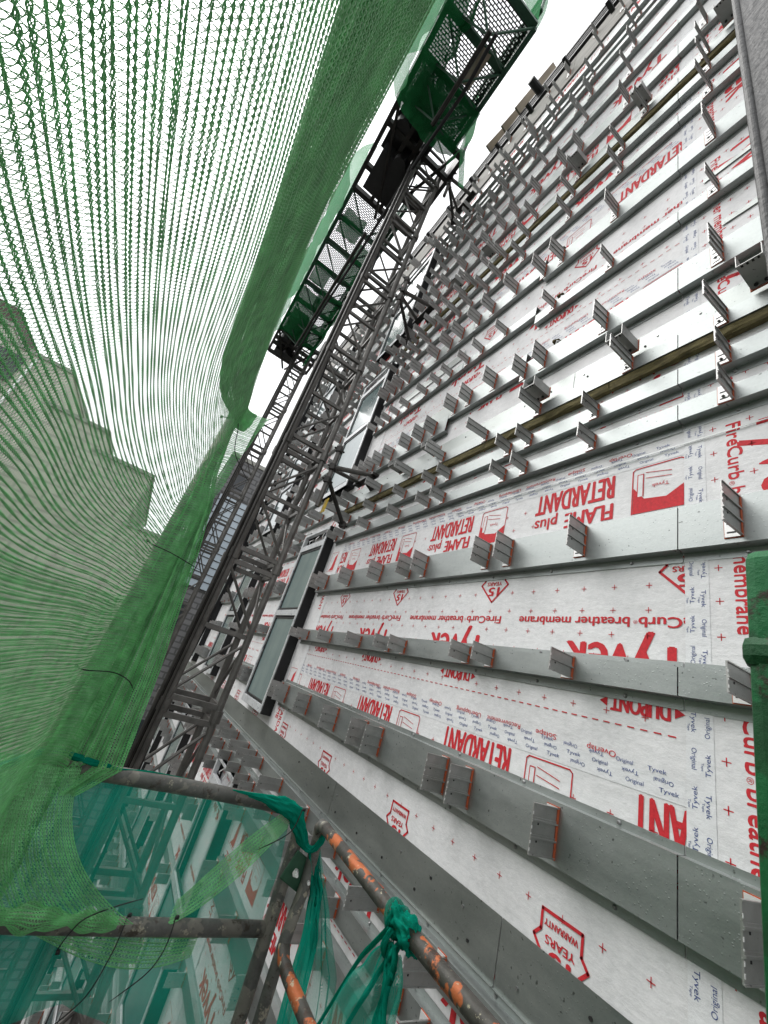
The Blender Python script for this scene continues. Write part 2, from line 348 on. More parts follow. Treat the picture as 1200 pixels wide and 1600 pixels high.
for bi, zb in enumerate(BASES):
    if zb < -6.6: continue
    zc = .055 * ((bi * 37) % 5) - .1 if bi not in (5, 6, 7, 8) else 0.0
    ysh = {6: 0.0, 7: 0.0, 5: 0.38}.get(bi, .13 * ((bi * 5) % 7))
    yend = 9.2 if -2 < zb < 5 else 7.4
    for k in range(-1, 10):
        y = .63 + P * k + ysh
        if y > yend: break
        if y < -.4: continue
        fine = y < 4.2
        def inside(y0, y1): return y1 > .73
        if inside(y, y + .84):
            put_text(mem, 'FireCurb', (y, zb + .547), .262, .040, 'flip', XH, 2, bold=.0018)
            put_text(mem, 'breather membrane', (y + .298, zb + .547), .547, .040, 'flip', XH, 2, bold=.0018)
            if fine: put_text(mem, '\u00ae', (y + .267, zb + .535), .016, .014, 'flip', XH, 2)
            put_text(mem, 'Tyvek', (y + .09, zb + .437), .47, .155, 'flip', XH, 2, bold=.006)
            put_text(mem, 'DUPONT', (y - .10 + .25, zb + .252), .20, .060, 'flip', XH, 2, bold=.003)
            flat_poly(mem, [(y + .135, zb + .205), (y + .135, zb + .24), (y + .105, zb + .222)], XH, 2)
            flat_poly(mem, [(y + .365, zb + .205), (y + .395, zb + .222), (y + .365, zb + .24)], XH, 2)
            put_text(mem, 'RETARDANT', (y + .40, zb + 1.245), .445, .125, 'flip', XH, 2, bold=.004)
            put_text(mem, 'FLAME', (y + .40, zb + 1.092), .25, .085, 'flip', XH, 2, bold=.004)
            put_text(mem, 'plus', (y + .70, zb + 1.09), .14, .07, 'flip', XH, 2, bold=.002)
            # shield
            cx, zt = y + .09, zb + .627
            stroke(mem, [(cx, zt), (cx + .10, zt + .10), (cx + .075, zt + .125), (cx + .075, zt + .18), (cx - .075, zt + .18), (cx - .075, zt + .125), (cx - .10, zt + .10)], .010, XH, 2, True)
            put_text(mem, '15', (cx - .04, zt + .085), .075, .05, 'flip', XH, 2, bold=.004)
            put_text(mem, 'YEARS', (cx - .055, zt + .118), .11, .022, 'flip', XH, 2, bold=.001)
            put_text(mem, 'WARRANTY', (cx - .062, zt + .158), .125, .018, 'flip', XH, 2, bold=.0008)
            # pictogram of a roll on a red field
            px, pz = y + .10, zb + 1.245
            stroke(mem, [(px, pz - .235), (px, pz - .01), (px + .012, pz), (px + .20, pz), (px + .212, pz - .01), (px + .212, pz - .235)], .005, XH, 2)
            flat_poly(mem, [(px + .004, pz - .235), (px + .208, pz - .235), (px + .208, pz - .10), (px + .16, pz - .165), (px + .07, pz - .175), (px + .004, pz - .13)], XH, 2)
            stroke(mem, [(px + .165, pz - .15), (px + .165, pz - .035), (px + .19, pz - .035), (px + .19, pz - .15)], .004, XH - .0003, 2)
            flat_poly(mem, [(px + .168, pz - .150), (px + .168, pz - .038), (px + .188, pz - .038), (px + .188, pz - .150)], XH - .0002, 0)
            stroke(mem, [(px + .05, pz - .05), (px + .155, pz - .03)], .003, XH, 2); stroke(mem, [(px + .05, pz - .075), (px + .155, pz - .06)], .003, XH, 2)
            put_text(mem, 'Tyvek', (px + .06, pz - .10), .07, .018, 'flip', XH - .0002, 2)
        for q, wd_ in enumerate(('\u00dcberlappung', 'Overlap', 'Solape', 'Recouvrement')):
            yy = y + .02 + q * P / 4 + (.06 if q in (1, 2) else 0)
            if yy > .735: put_text(mem, wd_, (yy, zb + .060), (.18, .11, .10, .20)[q], .020, 'flip', XH, 2)
        # dashes and crosses
        if fine or abs(zb) < 2:
            for q in range(22):
                yy = y + q * P / 22
                if yy > .735: stroke(mem, [(yy, zb + .150), (yy + .022, zb + .150)], .004, XH, 2)
        for q in range(7):
            for zz in (.19, .30, .385, .475, .575, .675, .81, .95, 1.06, 1.16):
                yy = y + (q + .5 * (int(zz * 100) % 2)) * P / 7 + .02
                if yy < .75 or (y > 4 and (q % 2 or abs(zb) > 3)): continue
                if zz in (.95, 1.06, 1.16, .81) and 0 < q < 5 and zz > .9: continue
                stroke(mem, [(yy - .011, zb + zz), (yy + .011, zb + zz)], .0026, XH, 2); stroke(mem, [(yy, zb + zz - .011), (yy, zb + zz + .011)], .0026, XH, 2)
# vertical sheets beside the tapes
def vsheet(yb, k0, k1, flipside=False):
    for k in range(k0, k1):
        z = 1.337 + .978 * k
        put_text(mem, 'FireCurb', (yb, z), .262, .046, 'down', XV, 2, bold=.002)
        put_text(mem, '\u00ae', (yb, z - .268), .018, .016, 'down', XV, 2)
        put_text(mem, 'breather membrane', (yb, z - .298), .547, .046, 'down', XV, 2, bold=.002)
        for q in range(8):
            for dy in (.045, -.075, -.145):
                zz = z - q * .978 / 8
                stroke(mem, [(yb + dy - .011, zz), (yb + dy + .011, zz)], .003, XV, 2); stroke(mem, [(yb + dy, zz - .011), (yb + dy, zz + .011)], .003, XV, 2)
        put_text(mem, 'Tyvek', (yb - .10, z + .02), .47, .19, 'down', XV, 2, bold=.007)
vsheet(.583, -3, 5)
for ycol, z0 in ((4.27, 0), (5.50, .3), (7.46, .1), (8.65, .5)):
    for k in range(-5, 5):
        z = 1.0 + 1.29 * k + z0
        put_text(mem, 'FLAME', (ycol + .05, z), .20, .07, 'down', XV, 2, bold=.004)
        put_text(mem, 'RETARDANT', (ycol - .05, z), .40, .07, 'down', XV, 2, bold=.004)
        flat_poly(mem, [(ycol - .07, z + .06), (ycol - .07, z + .26), (ycol - .02, z + .22), (ycol, z + .10), (ycol + .05, z + .06)][::-1], XV, 2)
        stroke(mem, [(ycol - .08, z + .05), (ycol + .09, z + .05), (ycol + .09, z + .28), (ycol - .08, z + .28)], .004, XV, 2, True)
# blue tape print
def tape_print(y0, y1, z0, z1, vert, pitch=.105):
    n = int(abs(z1 - z0) / pitch)
    if vert:
        for k in range(n):
            z = z0 + k * pitch
            for q, yy in enumerate((y0 + .010, y0 + .046)):
                s_, ln = (('Tyvek', .062), ('Original', .06), ('Tyvek', .062))[(k + q) % 3]
                md = 'down' if (k // 3 + q) % 2 else 'up'
                put_text(mem, s_, (yy + (.014 if md == 'down' else 0), z + (.06 if md == 'down' else 0) + .012 * q), ln, .014, md, XT, 3)
                if s_ == 'Tyvek': put_text(mem, 'Tape', (yy + .024, z + .035), .022, .006, 'down', XT, 3)
tape_print(.657, .732, -1.2, 4.6, True)
for bi, zb in enumerate(BASES):
    if zb < -2 or zb > 4: continue
    for k in range(34):
        y = .75 + k * .105
        if y > 4.05: break
        for q, zz in enumerate((-.018, .008, .034)):
            s_ = ('Tyvek', 'Original', 'Tyvek', 'Original')[(k + q) % 4]; md = 'flip' if (k // 2 + q) % 2 else 'norm'
            put_text(mem, s_, (y + q * .018 + (0 if md == 'flip' else .06), zb + zz + (.011 if md == 'flip' else 0)), .058, .013, md, X0 - .0022, 3)
mem.build('breather_membrane', [M['membrane'], M['tape'], M['red'], M['blue']], bld)

# ---- windows: projecting boxes
def make_window(y0, y1, z0, z1, openw=False):
    xf = 1.488; m = MB()
    m.box((xf + .004, y0, z0), (X0 + .02, y0 + .02, z1)); m.box((xf + .004, y1 - .02, z0), (X0 + .02, y1, z1))
    m.box((xf + .004, y0 + .02, z0), (X0 + .02, y1 - .02, z0 + .02)); m.box((xf + .004, y0 + .02, z1 - .02), (X0 + .02, y1 - .02, z1))
    m.box((X0 + .012, y0 + .02, z0 + .02), (X0 + .025, y1 - .02, z1 - .02))
    wn = m.build('window', M['black'], bld)
    f = MB(); t = .05; zm = z0 + (z1 - z0) * .492; zt = z1 - .22
    f.box((xf, y0 + .03, z0), (xf + .05, y0 + .03 + t, z1)); f.box((xf, y1 - t, z0), (xf + .05, y1, z1))
    f.box((xf + .001, y0 + .03 + t, z0), (xf + .05, y1 - t, z0 + .075)); f.box((xf + .001, y0 + .03 + t, zm - .035), (xf + .05, y1 - t, zm + .035))
    f.box((xf + .001, y0 + .03 + t, zt - .03), (xf + .05, y1 - t, zt + .05)); f.box((xf + .001, y0 + .03 + t, z1 - .03), (xf + .05, y1 - t, z1))
    f.build('frame', M['frame'], wn, bevel=.003)
    s = MB()
    for a, b in ((z0 + .075, zm - .035), (zm + .035, zt - .03)):
        s.box((xf + .012, y0 + .045 + t, a + .012), (xf + .03, y0 + .06 + t, b - .012)); s.box((xf + .012, y1 - t - .03, a + .012), (xf + .03, y1 - t - .012, b - .012))
        s.box((xf + .013, y0 + .06 + t, a + .012), (xf + .03, y1 - t - .03, a + .03)); s.box((xf + .013, y0 + .06 + t, b - .03), (xf + .03, y1 - t - .03, b - .012))
    s.build('glazing_bead', M['roof_black'], wn)
    gl = MB()
    gl.box((xf + .022, y0 + .06 + t, z0 + .105), (xf + .026, y1 - t - .03, zm - .065))
    if not openw: gl.box((xf + .022, y0 + .06 + t, zm + .065), (xf + .026, y1 - t - .03, zt - .06))
    gl.build('glass', M['glass'], wn)
    for i in range(3):
        h = MB(); h.tube([(xf + .02 + .02 * i, y0 + .2 + .22 * i, z1 - .06), (xf + .015, y0 + .21 + .22 * i, z1 - .11), (xf + .03, y0 + .23 + .22 * i, z1 - .13)], .006, 6)
        h.build('hook', M['alu_bright'], wn)
for i, (a, b) in enumerate(WIN):
    for j, (z0, z1) in enumerate(WZ):
        if i == 2 and z0 < -6: continue
        make_window(a, b, z0, z1, openw=(i == 0 and j == 2))

# ---- rails (top-hat sections) and their brackets
RA = .0
rails = []          # kind, face top, face bottom, segments
BR = {'A': .15, 'B': .085, 'C': .15, 'K': .085, 'S': .085}
def seg(kind, ft, fb): rails.append((kind, ft, fb))
for k, ft, fb in (('A', 6.39, 6.211), ('B', 5.78, 5.687), ('C', 5.265, 5.077), ('S', 4.69, 4.59), ('B', 4.44, 4.337), ('B', 4.109, 4.015),
                  ('A', 3.589, 3.407), ('B', 2.968, 2.873), ('C', 2.454, 2.266), ('S', 1.941, 1.85), ('B', 1.713, 1.618), ('B', 1.499, 1.411),
                  ('A', .976, .794), ('B', .364, .271), ('C', -.159, -.347), ('S', -.81, -.90), ('B', -1.0, -1.09), ('B', -1.2, -1.295),
                  ('A', -1.65, -1.83), ('B', -2.28, -2.37), ('C', -2.84, -3.02), ('S', -3.46, -3.55), ('B', -3.68, -3.77), ('B', -3.88, -3.97),
                  ('A', -4.35, -4.53), ('B', -4.98, -5.07), ('C', -5.54, -5.72), ('S', -6.16, -6.25), ('B', -6.38, -6.47), ('A', -7.0, -7.18), ('B', -7.7, -7.8),
                  ('B', 6.80, 6.71), ('B', 7.02, 6.93), ('S', 7.36, 7.27)): seg(k, ft, fb)
NC = [-.06, .54, 1.12, 1.56, 1.73, 2.34, 2.53, 2.97, 3.54, 4.11, 4.30]
FC = [5.52, 5.72, 6.15, 6.62, 7.05, 7.22, 7.50, 8.62, 8.80, 9.25, 9.7, 9.95, 11.0, 11.35]
def bracket_mesh(h, depth=.125):
    m = MB(); t = .0022
    # fin, standing out of the wall (towards -X), origin at root bottom on the rail face
    m.box((-depth, -t, 0), (-.004, t, h))
    nr = 3 if h > .1 else 2
    for i in range(1, nr):
        z = h * i / nr
        m.box((-depth - .003, -.0075, z - .003), (-.005, -t - .0003, z + .0025)); m.box((-depth - .002, -.0048, z + .0025), (-.005, -t - .0002, z + .009))
    m.box((-depth - .003, -.006, h - .004), (-.005, -t - .0002, h)); m.box((-depth - .003, -.006, 0), (-.005, -t - .0002, .004))
    z = .012
    while z < h - .02: m.box((-depth - .001, -t - .0016, z), (-depth + .0035, -t - .0001, z + .009), 1); z += .021
    for i in range(1, nr): m.box((-depth + .028, -t - .0012, h * i / nr - .013), (-depth + .034, -t - .0001, h * i / nr - .007), 3)
    # foot on the rail, running to +Y
    m.box((-.0065, t, 0), (-.0035, .047, h), 1)
    z = .014
    while z < h - .018:
        m.box((-.0072, .014, z), (-.0066, .040, z + .006), 3); m.box((-.0072, .010, z + .002), (-.0066, .014, z + .011), 3); z += .034
    m.tube([(-.0075, .028, h * .32), (-.011, .028, h * .32)], .006, 6, 3)
    # thermal pad
    m.box((-.0034, -.0050, -.003), (-.0004, .050, h + .003), 2)
    m.box((-.012, -.0056, -.002), (-.0036, -.0030, h + .002), 2)
    return m
def to_mesh(m, name, mats):
    me = bpy.data.meshes.new(name); me.from_pydata(m.v, [], m.f)
    for x in mats: me.materials.append(x)
    me.polygons.foreach_set('material_index', m.mi); me.update(); return me
BM = [M['alu'], M['alu_bright'], M['gasket'], M['dark']]
bm_big, bm_small, bm_long, bm_up = bracket_mesh(.152, .132), bracket_mesh(.086, .14), bracket_mesh(.088, .20), bracket_mesh(.152, .165)
ME = {'A': to_mesh(bm_big, 'bracket', BM), 'B': to_mesh(bm_small, 'bracket_small', BM), 'S': to_mesh(bm_long, 'bracket_long', BM), 'U': to_mesh(bm_up, 'bracket_deep', BM)}
SRC = {'A': bm_big, 'B': bm_small, 'S': bm_long, 'U': bm_up}
todo = []
for ri, (kind, ft, fb) in enumerate(rails):
    m = MB()
    if ft > 6.6 or ft < -3.5: segs = [(.738, 4.40), (5.36, 7.57), (8.53, 11.55), (YA, .734)]
    else: segs = [(.738, 4.38), (5.36, 7.57), (8.53, 11.55), (YA, .734)]
    inwin = any(z0 - .05 < (ft + fb) / 2 < z1 + .05 for z0, z1 in WZ)
    if not inwin: segs = [(.738, 11.55), (YA, .734)]
    shift = {}
    out = []
    for (a, b) in segs:
        if kind in 'ABC' and 2.2 < ft < 3.7 and a < 1 and b > 4:
            sh = {'A': .09, 'B': .11, 'C': .10}[kind]
            out += [(a, 1.745, 0), (1.752, 2.61, sh), (2.617, b, sh if kind != 'C' else -.03)]
        else: out.append((a, b, 0))
    for (a, b, dz) in out:
        t_, b_ = ft + dz, fb + dz; tt = .0025
        pf = [(X0 - .0045, t_ + .026), (X0 - .0045, t_ + .002), (XF, t_), (XF, b_), (X0 - .0045, b_ - .002), (X0 - .0045, b_ - .036)]
        qf = [(X0 - .0048 + .002, t_ + .026), (X0 - .0026, t_ - .002), (XF + tt, t_ - tt), (XF + tt, b_ + tt), (X0 - .0026, b_ + .001), (X0 - .0026, b_ - .036)]
        n = len(pf); vs = [(x, y, z) for y in (a, b) for (x, z) in pf + qf]; fs = []
        for i in range(n - 1): fs += [(i, i + 1, i + 1 + 2 * n, i + 2 * n)]
        for i in range(n - 1): fs += [(n + i + 1, n + i, n + i + 2 * n, n + i + 1 + 2 * n)]
        for o_ in (0, 2 * n):
            for i in range(n - 1): fs += [(o_ + i, o_ + i + 1, o_ + n + i + 1, o_ + n + i)]
        fs += [(0, 2 * n, 3 * n, n), (n - 1, 2 * n - 1, 4 * n - 1, 3 * n - 1)]
        m.add(vs, fs)
        y = a + .19
        while y < min(b, 5.0) :                       # fixings along both flanges
            for zz in (t_ + .014, b_ - .019): m.tube([(X0 - .0046, y, zz), (X0 - .0075, y, zz), (X0 - .0105, y, zz)], [.0072, .0072, .004], 8, 1)
            y += .39
    ro = m.build('rail', [M['galv'], M['screw'], M['galv_sheet']], bld)
    mk = 'A' if kind in 'AC' else ('S' if kind == 'S' else 'B')
    if ft > 2.8 and mk == 'A': mk = 'U'
    if ft > 3.5 and mk == 'B': mk = 'S'
    hh = {'U': .152, 'A': .152, 'B': .086, 'S': .088}[mk]
    cols = list(NC)
    if kind in 'BS' and ft > 1.8: cols = [c_ for c_ in cols if abs(c_ - 1.73) > .01]
    if kind == 'S': cols = [-.06, .54, .95, 1.53, 2.0, 2.5, 2.97, 3.54, 4.11, 4.33, 4.62, 5.2]
    if ft > 2.2 and kind != 'S': cols += [2.05, 2.78, 3.2, 3.77, 3.95]
    if ft > 6.0: cols = [c_ + R.uniform(-.05, .05) for c_ in cols if R.random() < .85]
    if not inwin: cols = cols + [4.65, 5.1]
    for c_ in cols + [f + R.uniform(-.03, .03) for f in FC]:
        if not inwin or not any(a - .08 < c_ < b + .08 for a, b in WIN):
            dz = 0
            if kind in 'ABC' and 2.2 < ft < 3.7:
                if 1.74 < c_ < 2.61: dz = {'A': .09, 'B': .11, 'C': .10}[kind]
                elif c_ >= 2.61 and c_ < 4.4: dz = {'A': .09, 'B': .11, 'C': -.03}[kind]
            z = fb + dz + (.006 if kind == 'S' else (.02 if hh > .1 else .004))
            todo.append((ro, mk, (XF, c_, z)))
        # pair partners beyond first window
def imp(loc): 
    x, y, z = loc; d = math.sqrt(x * x + y * y + z * z); vis = 1 if (y > .45 and z < 4.2 and z > -1.5) else .3
    return vis / d
todo.sort(key=lambda t: -imp(t[2]))
for ro, mk, loc in todo[:100]:
    b = bpy.data.objects.new('bracket', ME[mk]); COL.objects.link(b); setpar(b, ro); b.location = loc; b.rotation_euler = (R.uniform(-.015, .015), 0, R.uniform(-.05, .03))
rest = MB()
for ro, mk, loc in todo[100:]:
    s_ = SRC[mk]; j = R.uniform(-.004, .004); b0 = len(rest.v)
    rest.v += [(x + loc[0], y + loc[1], z + loc[2] + j) for x, y, z in s_.v]
    rest.f += [tuple(i + b0 for i in f) for f in s_.f]; rest.mi += s_.mi
tag(rest.build('bracket', BM, bld), kind='stuff')

# ---- U-shaped brackets on the upper plate, wide floor plates, mineral wool
for zc in (1.955, -6.06 + 2.7, 4.72):
    for y in (.36, .92, 1.47, 2.58, 3.12):
        if zc < 0 and y < 2: continue
        m = MB(); z = zc + .012; d = .155; wd = .085
        m.box((XF - d, y, z), (XF - .012, y + .003, z + .07)); m.box((XF - d, y + wd, z), (XF - .012, y + wd + .003, z + .07))
        m.box((XF - d, y + .003, z), (XF - .012, y + wd, z + .003)); m.box((XF - .010, y - .004, z - .006), (XF - .005, y + wd + .007, z + .075), 2)
        m.box((XF - .012, y, z), (XF - .0102, y + wd + .003, z + .07), 1)
        for q in range(4): m.box((XF - d + .004, y + .012 + q * .018, z - .0006), (XF - d + .016, y + .020 + q * .018, z - .0001), 3)
        m.tube([(XF - .03, y + .03, z - .0005), (XF - .03, y + .03, z - .006)], .008, 8, 3); m.tube([(XF - .03, y + .065, z - .0005), (XF - .03, y + .065, z - .006)], .008, 8, 3)
        m.build('channel_bracket', BM, bld)
for (zt, zb_) in ((2.115, 1.968), (-.588, -.784), (4.86, 4.72), (-3.22, -3.43), (-5.9, -6.13), (7.55, 7.39)):
    for a, b in ((YA, 1.33), (1.334, 2.78), (2.783, 4.4), (4.402, 6.3), (6.303, 9.0), (9.002, 11.55)):
        pm = MB(); x = X0 - .0075; pm.box((x, a, zb_ + .004), (x + .0022, b, zt))
        pm.box((x - .012, a, zb_ + .0), (x + .002, b, zb_ + .004))
        y = a + .12
        while y < min(b - .05, 6):
            for zz in (zt - .06, zb_ + .055): 
                if R.random() < .75: yq = y + R.uniform(-.08, .08); pm.tube([(x - .0002, yq, zz), (x - .004, yq, zz)], .006, 7, 1 if R.random() < .4 else 2)
            y += .3
        pm.build('floor_plate', [M['galv_sheet'], M['screw'], M['dark']], bld)
for z1 in (1.846, 4.586):
    y = YA
    while y < 4.4:
        wl = MB(); y2 = min(4.4, y + R.uniform(.7, 1.2)); n = 14
        rows = []
        for i in range(n + 1):
            yy = y + (y2 - y) * i / n; r1, r2 = R.uniform(-.004, .004), R.uniform(-.006, .006)
            rows.append([(X0 - .006, yy, z1), (XF + .006, yy, z1), (XF + .008 + r1, yy, z1 - .035 + r1), (XF + .012 + r2, yy, z1 - .05 + r2), (X0 - .006, yy, z1 - .048 + r1)])
        wl.grid(rows); y = y2 + .004; wl.build('insulation_strip', M['wool'], bld)
for (y, z) in ((1.53, 2.56), (1.56, 3.07), (1.63, 3.72), (2.61, 2.42), (2.61, 3.03)):
    wt = MB(); wt.add([(X0 - .005, y, z), (X0 - .045, y - .004, z - .035), (X0 - .042, y + .003, z - .05), (X0 - .005, y + .006, z - .05), (X0 - .005, y - .05, z - .05), (X0 - .04, y - .05, z - .052)],
           [(0, 1, 2), (0, 2, 3), (0, 4, 5, 1), (1, 5, 2)])
    wt.build('insulation_offcut', M['wool'], bld)
# loose patch plates bridging some gaps
for (y0, y1, z0, z1) in ((2.60, 3.35, 2.46, 2.62), (1.80, 2.5, 3.05, 3.10), (.30, .62, 3.12, 3.16), (.28, .55, 2.62, 2.66), (2.7, 3.9, 3.22, 3.33), (.1, 2.2, 1.30, 1.305)):
    pp = MB(); pp.box((X0 - .011, y0, z0), (X0 - .0085, y1, z1)); pp.build('patch_plate', M['galv_sheet'], bld)
# ---- top of the wall: cement boards, dark roof channel and parapet
tb = MB()
y = YA
while y < 11.5:
    y2 = y + 1.2; tb.box((X0 - .02, y, 7.78), (X0, y2 - .006, 8.12)); tb.box((X0 - .02, y, 8.126), (X0, y2 - .006, 8.40)); y = y2
tb.build('cement_board', M['board'], bld)
rb = MB()
for z, th in ((8.47, .06), (8.60, .035), (8.70, .035), (8.84, .06)): rb.box((X0 - .05, YA, z), (X0 + .03, YB, z + th))
rb.build('roof_channel', M['roof_black'], bld)
pr = MB(); pr.box((X0 + .25, YA, 8.36), (X0 + .5, YB, 9.35)); pr.build('parapet', M['board'], bld)
for y in np.arange(-1, 9, .62):
    tk = MB(); tk.bar((X0 - .15, y, 8.36), (X0 + .1, y, 8.30), .05, .05); tk.build('roof_outrigger', M['roof_black'], bld)
for k, y in enumerate(np.arange(-1.2, 8, .36)):
    b = bpy.data.objects.new('parapet_bracket', ME['B' if k % 3 else 'A']); COL.objects.link(b); setpar(b, bld); b.location = (X0 - .0205, y, 7.92 if k % 2 else 8.2)

# ---- boards stacked on the roof edge
for i, (y, lab) in enumerate(((2.75, 'timber board leaning over the roof edge, nearest of the three'), (3.05, 'timber board leaning over the roof edge, between two others'), (3.4, 'timber board leaning over the roof edge, farthest of the three'))):
    m = MB(); m.bar((X0 - .06, y + .30, 8.9), (X0 + .2, y - .02, 10.25 - .12 * i), .22, .03, up=(0, 1, .2))
    tag(m.build('timber_board', M['timber'], bevel=.003), lab, 'timber board', 'timber boards on the roof edge')
pm = MB(); pm.tube([(X0 - .26, 2.62, 8.72), (X0 + .1, 2.62, 8.72)], .06, 12)
tag(pm.build('roof_pipe', M['roof_black'], smooth=False), 'short dark pipe poking out under the stacked roof boards', 'pipe')
#--NEXT--
# ============================================================ MASTS
def make_mast(px0, px1, py0, py1, z0, z1, joint0, pitch, rt=.030):
    root = thing('mast_tower', 'x', 'mast', (px0, py0, -15))
    P = [(px0, py0), (px1, py0), (px0, py1), (px1, py1)]
    for i, (x, y) in enumerate(P):
        m = MB()
        m.tube([(x, y, z0), (x, y, z1)], rt, 10)
        z = joint0 - 20 * pitch
        while z < z1:
            if z > z0: m.tube([(x, y, z - .045), (x, y, z + .045)], rt + .014, 10)
            z += pitch
        m.build('post', M['mast'], root, smooth=False)
    r_ = MB(); r_.tube([(px0 - .062, py0 - .01, z0), (px0 - .062, py0 - .01, z1)], .017, 8); r_.tube([(px0 - .03, py0 - .06, z0), (px0 - .03, py0 - .06, z1)], .013, 8); r_.box((px0 - .05, py0 + .03, z0), (px0 - .03, py0 + .05, z1))
    z = max(z0, -8)
    while z < z1: r_.box((px0 - .052, py0 + .02, z), (px0 - .045, py0 + .05, z + .03)); z += .06
    r_.build('rack', M['mast_dark'], root)
    k = -20
    while True:
        z = joint0 + k * pitch; k += 1
        if z > z1: break
        if z < z0: continue
        faces = [((px0, py0), (px1, py0)), ((px1, py0), (px1, py1)), ((px0, py1), (px1, py1)), ((px0, py0), (px0, py1))]
        m = MB()
        for (a, b) in faces:
            for dz in (-.062, .062): m.bar((*a, z + dz), (*b, z + dz), .035, .04)
        m.build('joint_frame', M['mast'], root)
        m = MB()
        for (a, b) in faces: m.bar((*a, z + pitch / 2), (*b, z + pitch / 2), .03, .035)
        m.build('rung', M['mast'], root)
        m = MB()
        for fi, (a, b) in enumerate(faces):
            s, e = (a, b) if (fi + k) % 2 else (b, a)
            m.tube([(*s, z + .1), (*e, z + pitch / 2 - .05)], .013, 6); m.tube([(*e, z + pitch / 2 + .05), (*s, z + pitch - .1)], .013, 6)
        m.build('brace', M['mast'], root)
    return root
m1 = make_mast(.50, .90, 3.7, 4.08, -9, 7.5, -.52, 1.24)
m1['label'] = 'nearer steel lattice mast standing in front of the window column'; m1['group'] = 'lattice masts carrying the work platforms'
m2 = make_mast(.54, .86, 9.0, 9.35, -9, 7.6, 2.9, 1.24, .034)
m2['label'] = 'farther, smaller-looking steel lattice mast against the grey building'; m2['group'] = 'lattice masts carrying the work platforms'
m = MB(); m.tube([(.55 + .02 * math.sin(z * 3), 3.83 + .02 * math.cos(z * 2.3), z) for z in np.arange(-9, 7.3, .25)], .014, 6); m.build('power_lead', M['black'], m1)
def wall_tie(x, y, z, label, yel=False):
    t = thing('wall_tie', label, 'wall tie', (x, y, z), 'tube ties holding the nearer mast to the wall')
    m = MB(); m.tube([(x, y - .09, z - .42), (x, y - .09, z + .30)], .024, 10); m.build('upright_tube', M['mast'], t)
    m = MB(); m.tube([(x, y - .1, z + .03), (1.47, y - .05, z + .21)], .026, 10); m.tube([(x, y - .02, z + .05), (1.47, y + .28, z + .22)], .022, 10); m.build('tie_tube', M['mast'], t)
    m = MB(); m.tube([(x, y - .09, z - .1), (1.40, y + .1, z - .42)], .022, 10); m.build('tie_tube', M['mast_dark'], t)
    for (a, b, c) in ((x, y - .1, z + .03), (x, y - .09, z + .25), (x, y - .09, z - .12), (1.45, y - .05, z + .2), (1.45, y + .26, z + .21), (1.38, y + .1, z - .4)):
        m = MB(); m.bar((a, b, c - .035), (a, b, c + .035), .065, .06); m.tube([(a - .06, b, c), (a + .06, b, c)], .012, 6); m.build('clamp', M['mast_dark'], t, bevel=.008)
    m = MB(); m.bar((1.46, y - .12, z + .2), (1.46, y + .34, z + .2), .08, .03); m.bar((1.46, y + .1, z + .2), (1.60, y + .1, z + .12), .06, .05); m.build('wall_plate', M['mast_dark'], t)
    if yel:
        m = MB(); m.box((x + .06, y - .16, z - .46), (x + .065, y - .06, z - .31)); m.build('tag', M['yellow'], t)
wall_tie(1.0, 3.70, 1.84, 'tube tie with a small yellow tag beside the lower window head', True)
wall_tie(1.0, 3.72, 4.55, 'tube tie at the second window level of the nearer mast')
wall_tie(1.04, 3.70, 7.16, 'highest tube tie, just below the green platform')

# ============================================================ WORK PLATFORM OVERHEAD
pl = thing('work_platform', 'long steel work platform high overhead, its underside draped in green netting', 'work platform', (.4, 6, 7.2))
ZP, XA, XB = 7.2, -.12, .80
def platform_section(y0, y1, step, nets):
    for x in (XA, XB):
        for dz, h_ in ((0, .10), (.55, .06)): m = MB(); m.bar((x, y0, ZP + dz), (x, y1, ZP + dz), .06, h_); m.build('side_beam', M['green_steel'], pl)
    n = max(1, round((y1 - y0) / step))
    for i in range(n + 1):
        y = y0 + (y1 - y0) * i / n
        m = MB(); m.bar((XA, y, ZP), (XB, y, ZP), .085, .05); m.build('floor_beam', M['green_steel'], pl)
        if i < n:
            yn = y0 + (y1 - y0) * (i + 1) / n; xm = (XA + XB) / 2 + .05
            m = MB(); ym = (y + yn) / 2; m.tube([(XA, y, ZP - .02), (xm, ym, ZP - .42)], .014, 6); m.tube([(XB, y, ZP - .02), (xm, ym, ZP - .42)], .014, 6)
            m.tube([(XA, yn, ZP - .02), (xm, ym, ZP - .42)], .014, 6); m.tube([(XB, yn, ZP - .02), (xm, ym, ZP - .42)], .014, 6); m.build('brace', M['green_steel'], pl)
            for x in (XA, XB):
                m = MB(); m.tube([(x, y, ZP + .05), (x, ym, ZP + .55)], .012, 6); m.tube([(x, ym, ZP + .55), (x, yn, ZP + .05)], .012, 6); m.build('side_brace', M['green_steel'], pl)
    m = MB(); m.tube([((XA + XB) / 2 + .05, y0 + .2, ZP - .42), ((XA + XB) / 2 + .05, y1 - .2, ZP - .42)], .03, 8); m.build('keel_tube', M['mast_dark'], pl)
    m = MB(); m.box((XA, y0, ZP + .055), (XB, y1, ZP + .06)); m.build('mesh_floor', M['deck'], pl)
    for x in (XA, XB):
        for i in range(n + 1):
            y = y0 + (y1 - y0) * i / n
            m = MB(); m.tube([(x, y, ZP + .5), (x, y, ZP + 1.3)], .018, 6); m.build('guard_post', M['green_steel'], pl)
        m = MB(); m.tube([(x, y0, ZP + 1.3), (x, y1, ZP + 1.3)], .02, 6); m.build('guard_tube', M['green_steel'], pl)
        m = MB(); m.tube([(x, y0, ZP + .9), (x, y1, ZP + .9)], .018, 6); m.build('guard_tube', M['green_steel'], pl)
platform_section(1.85, 3.3, .48, 1)
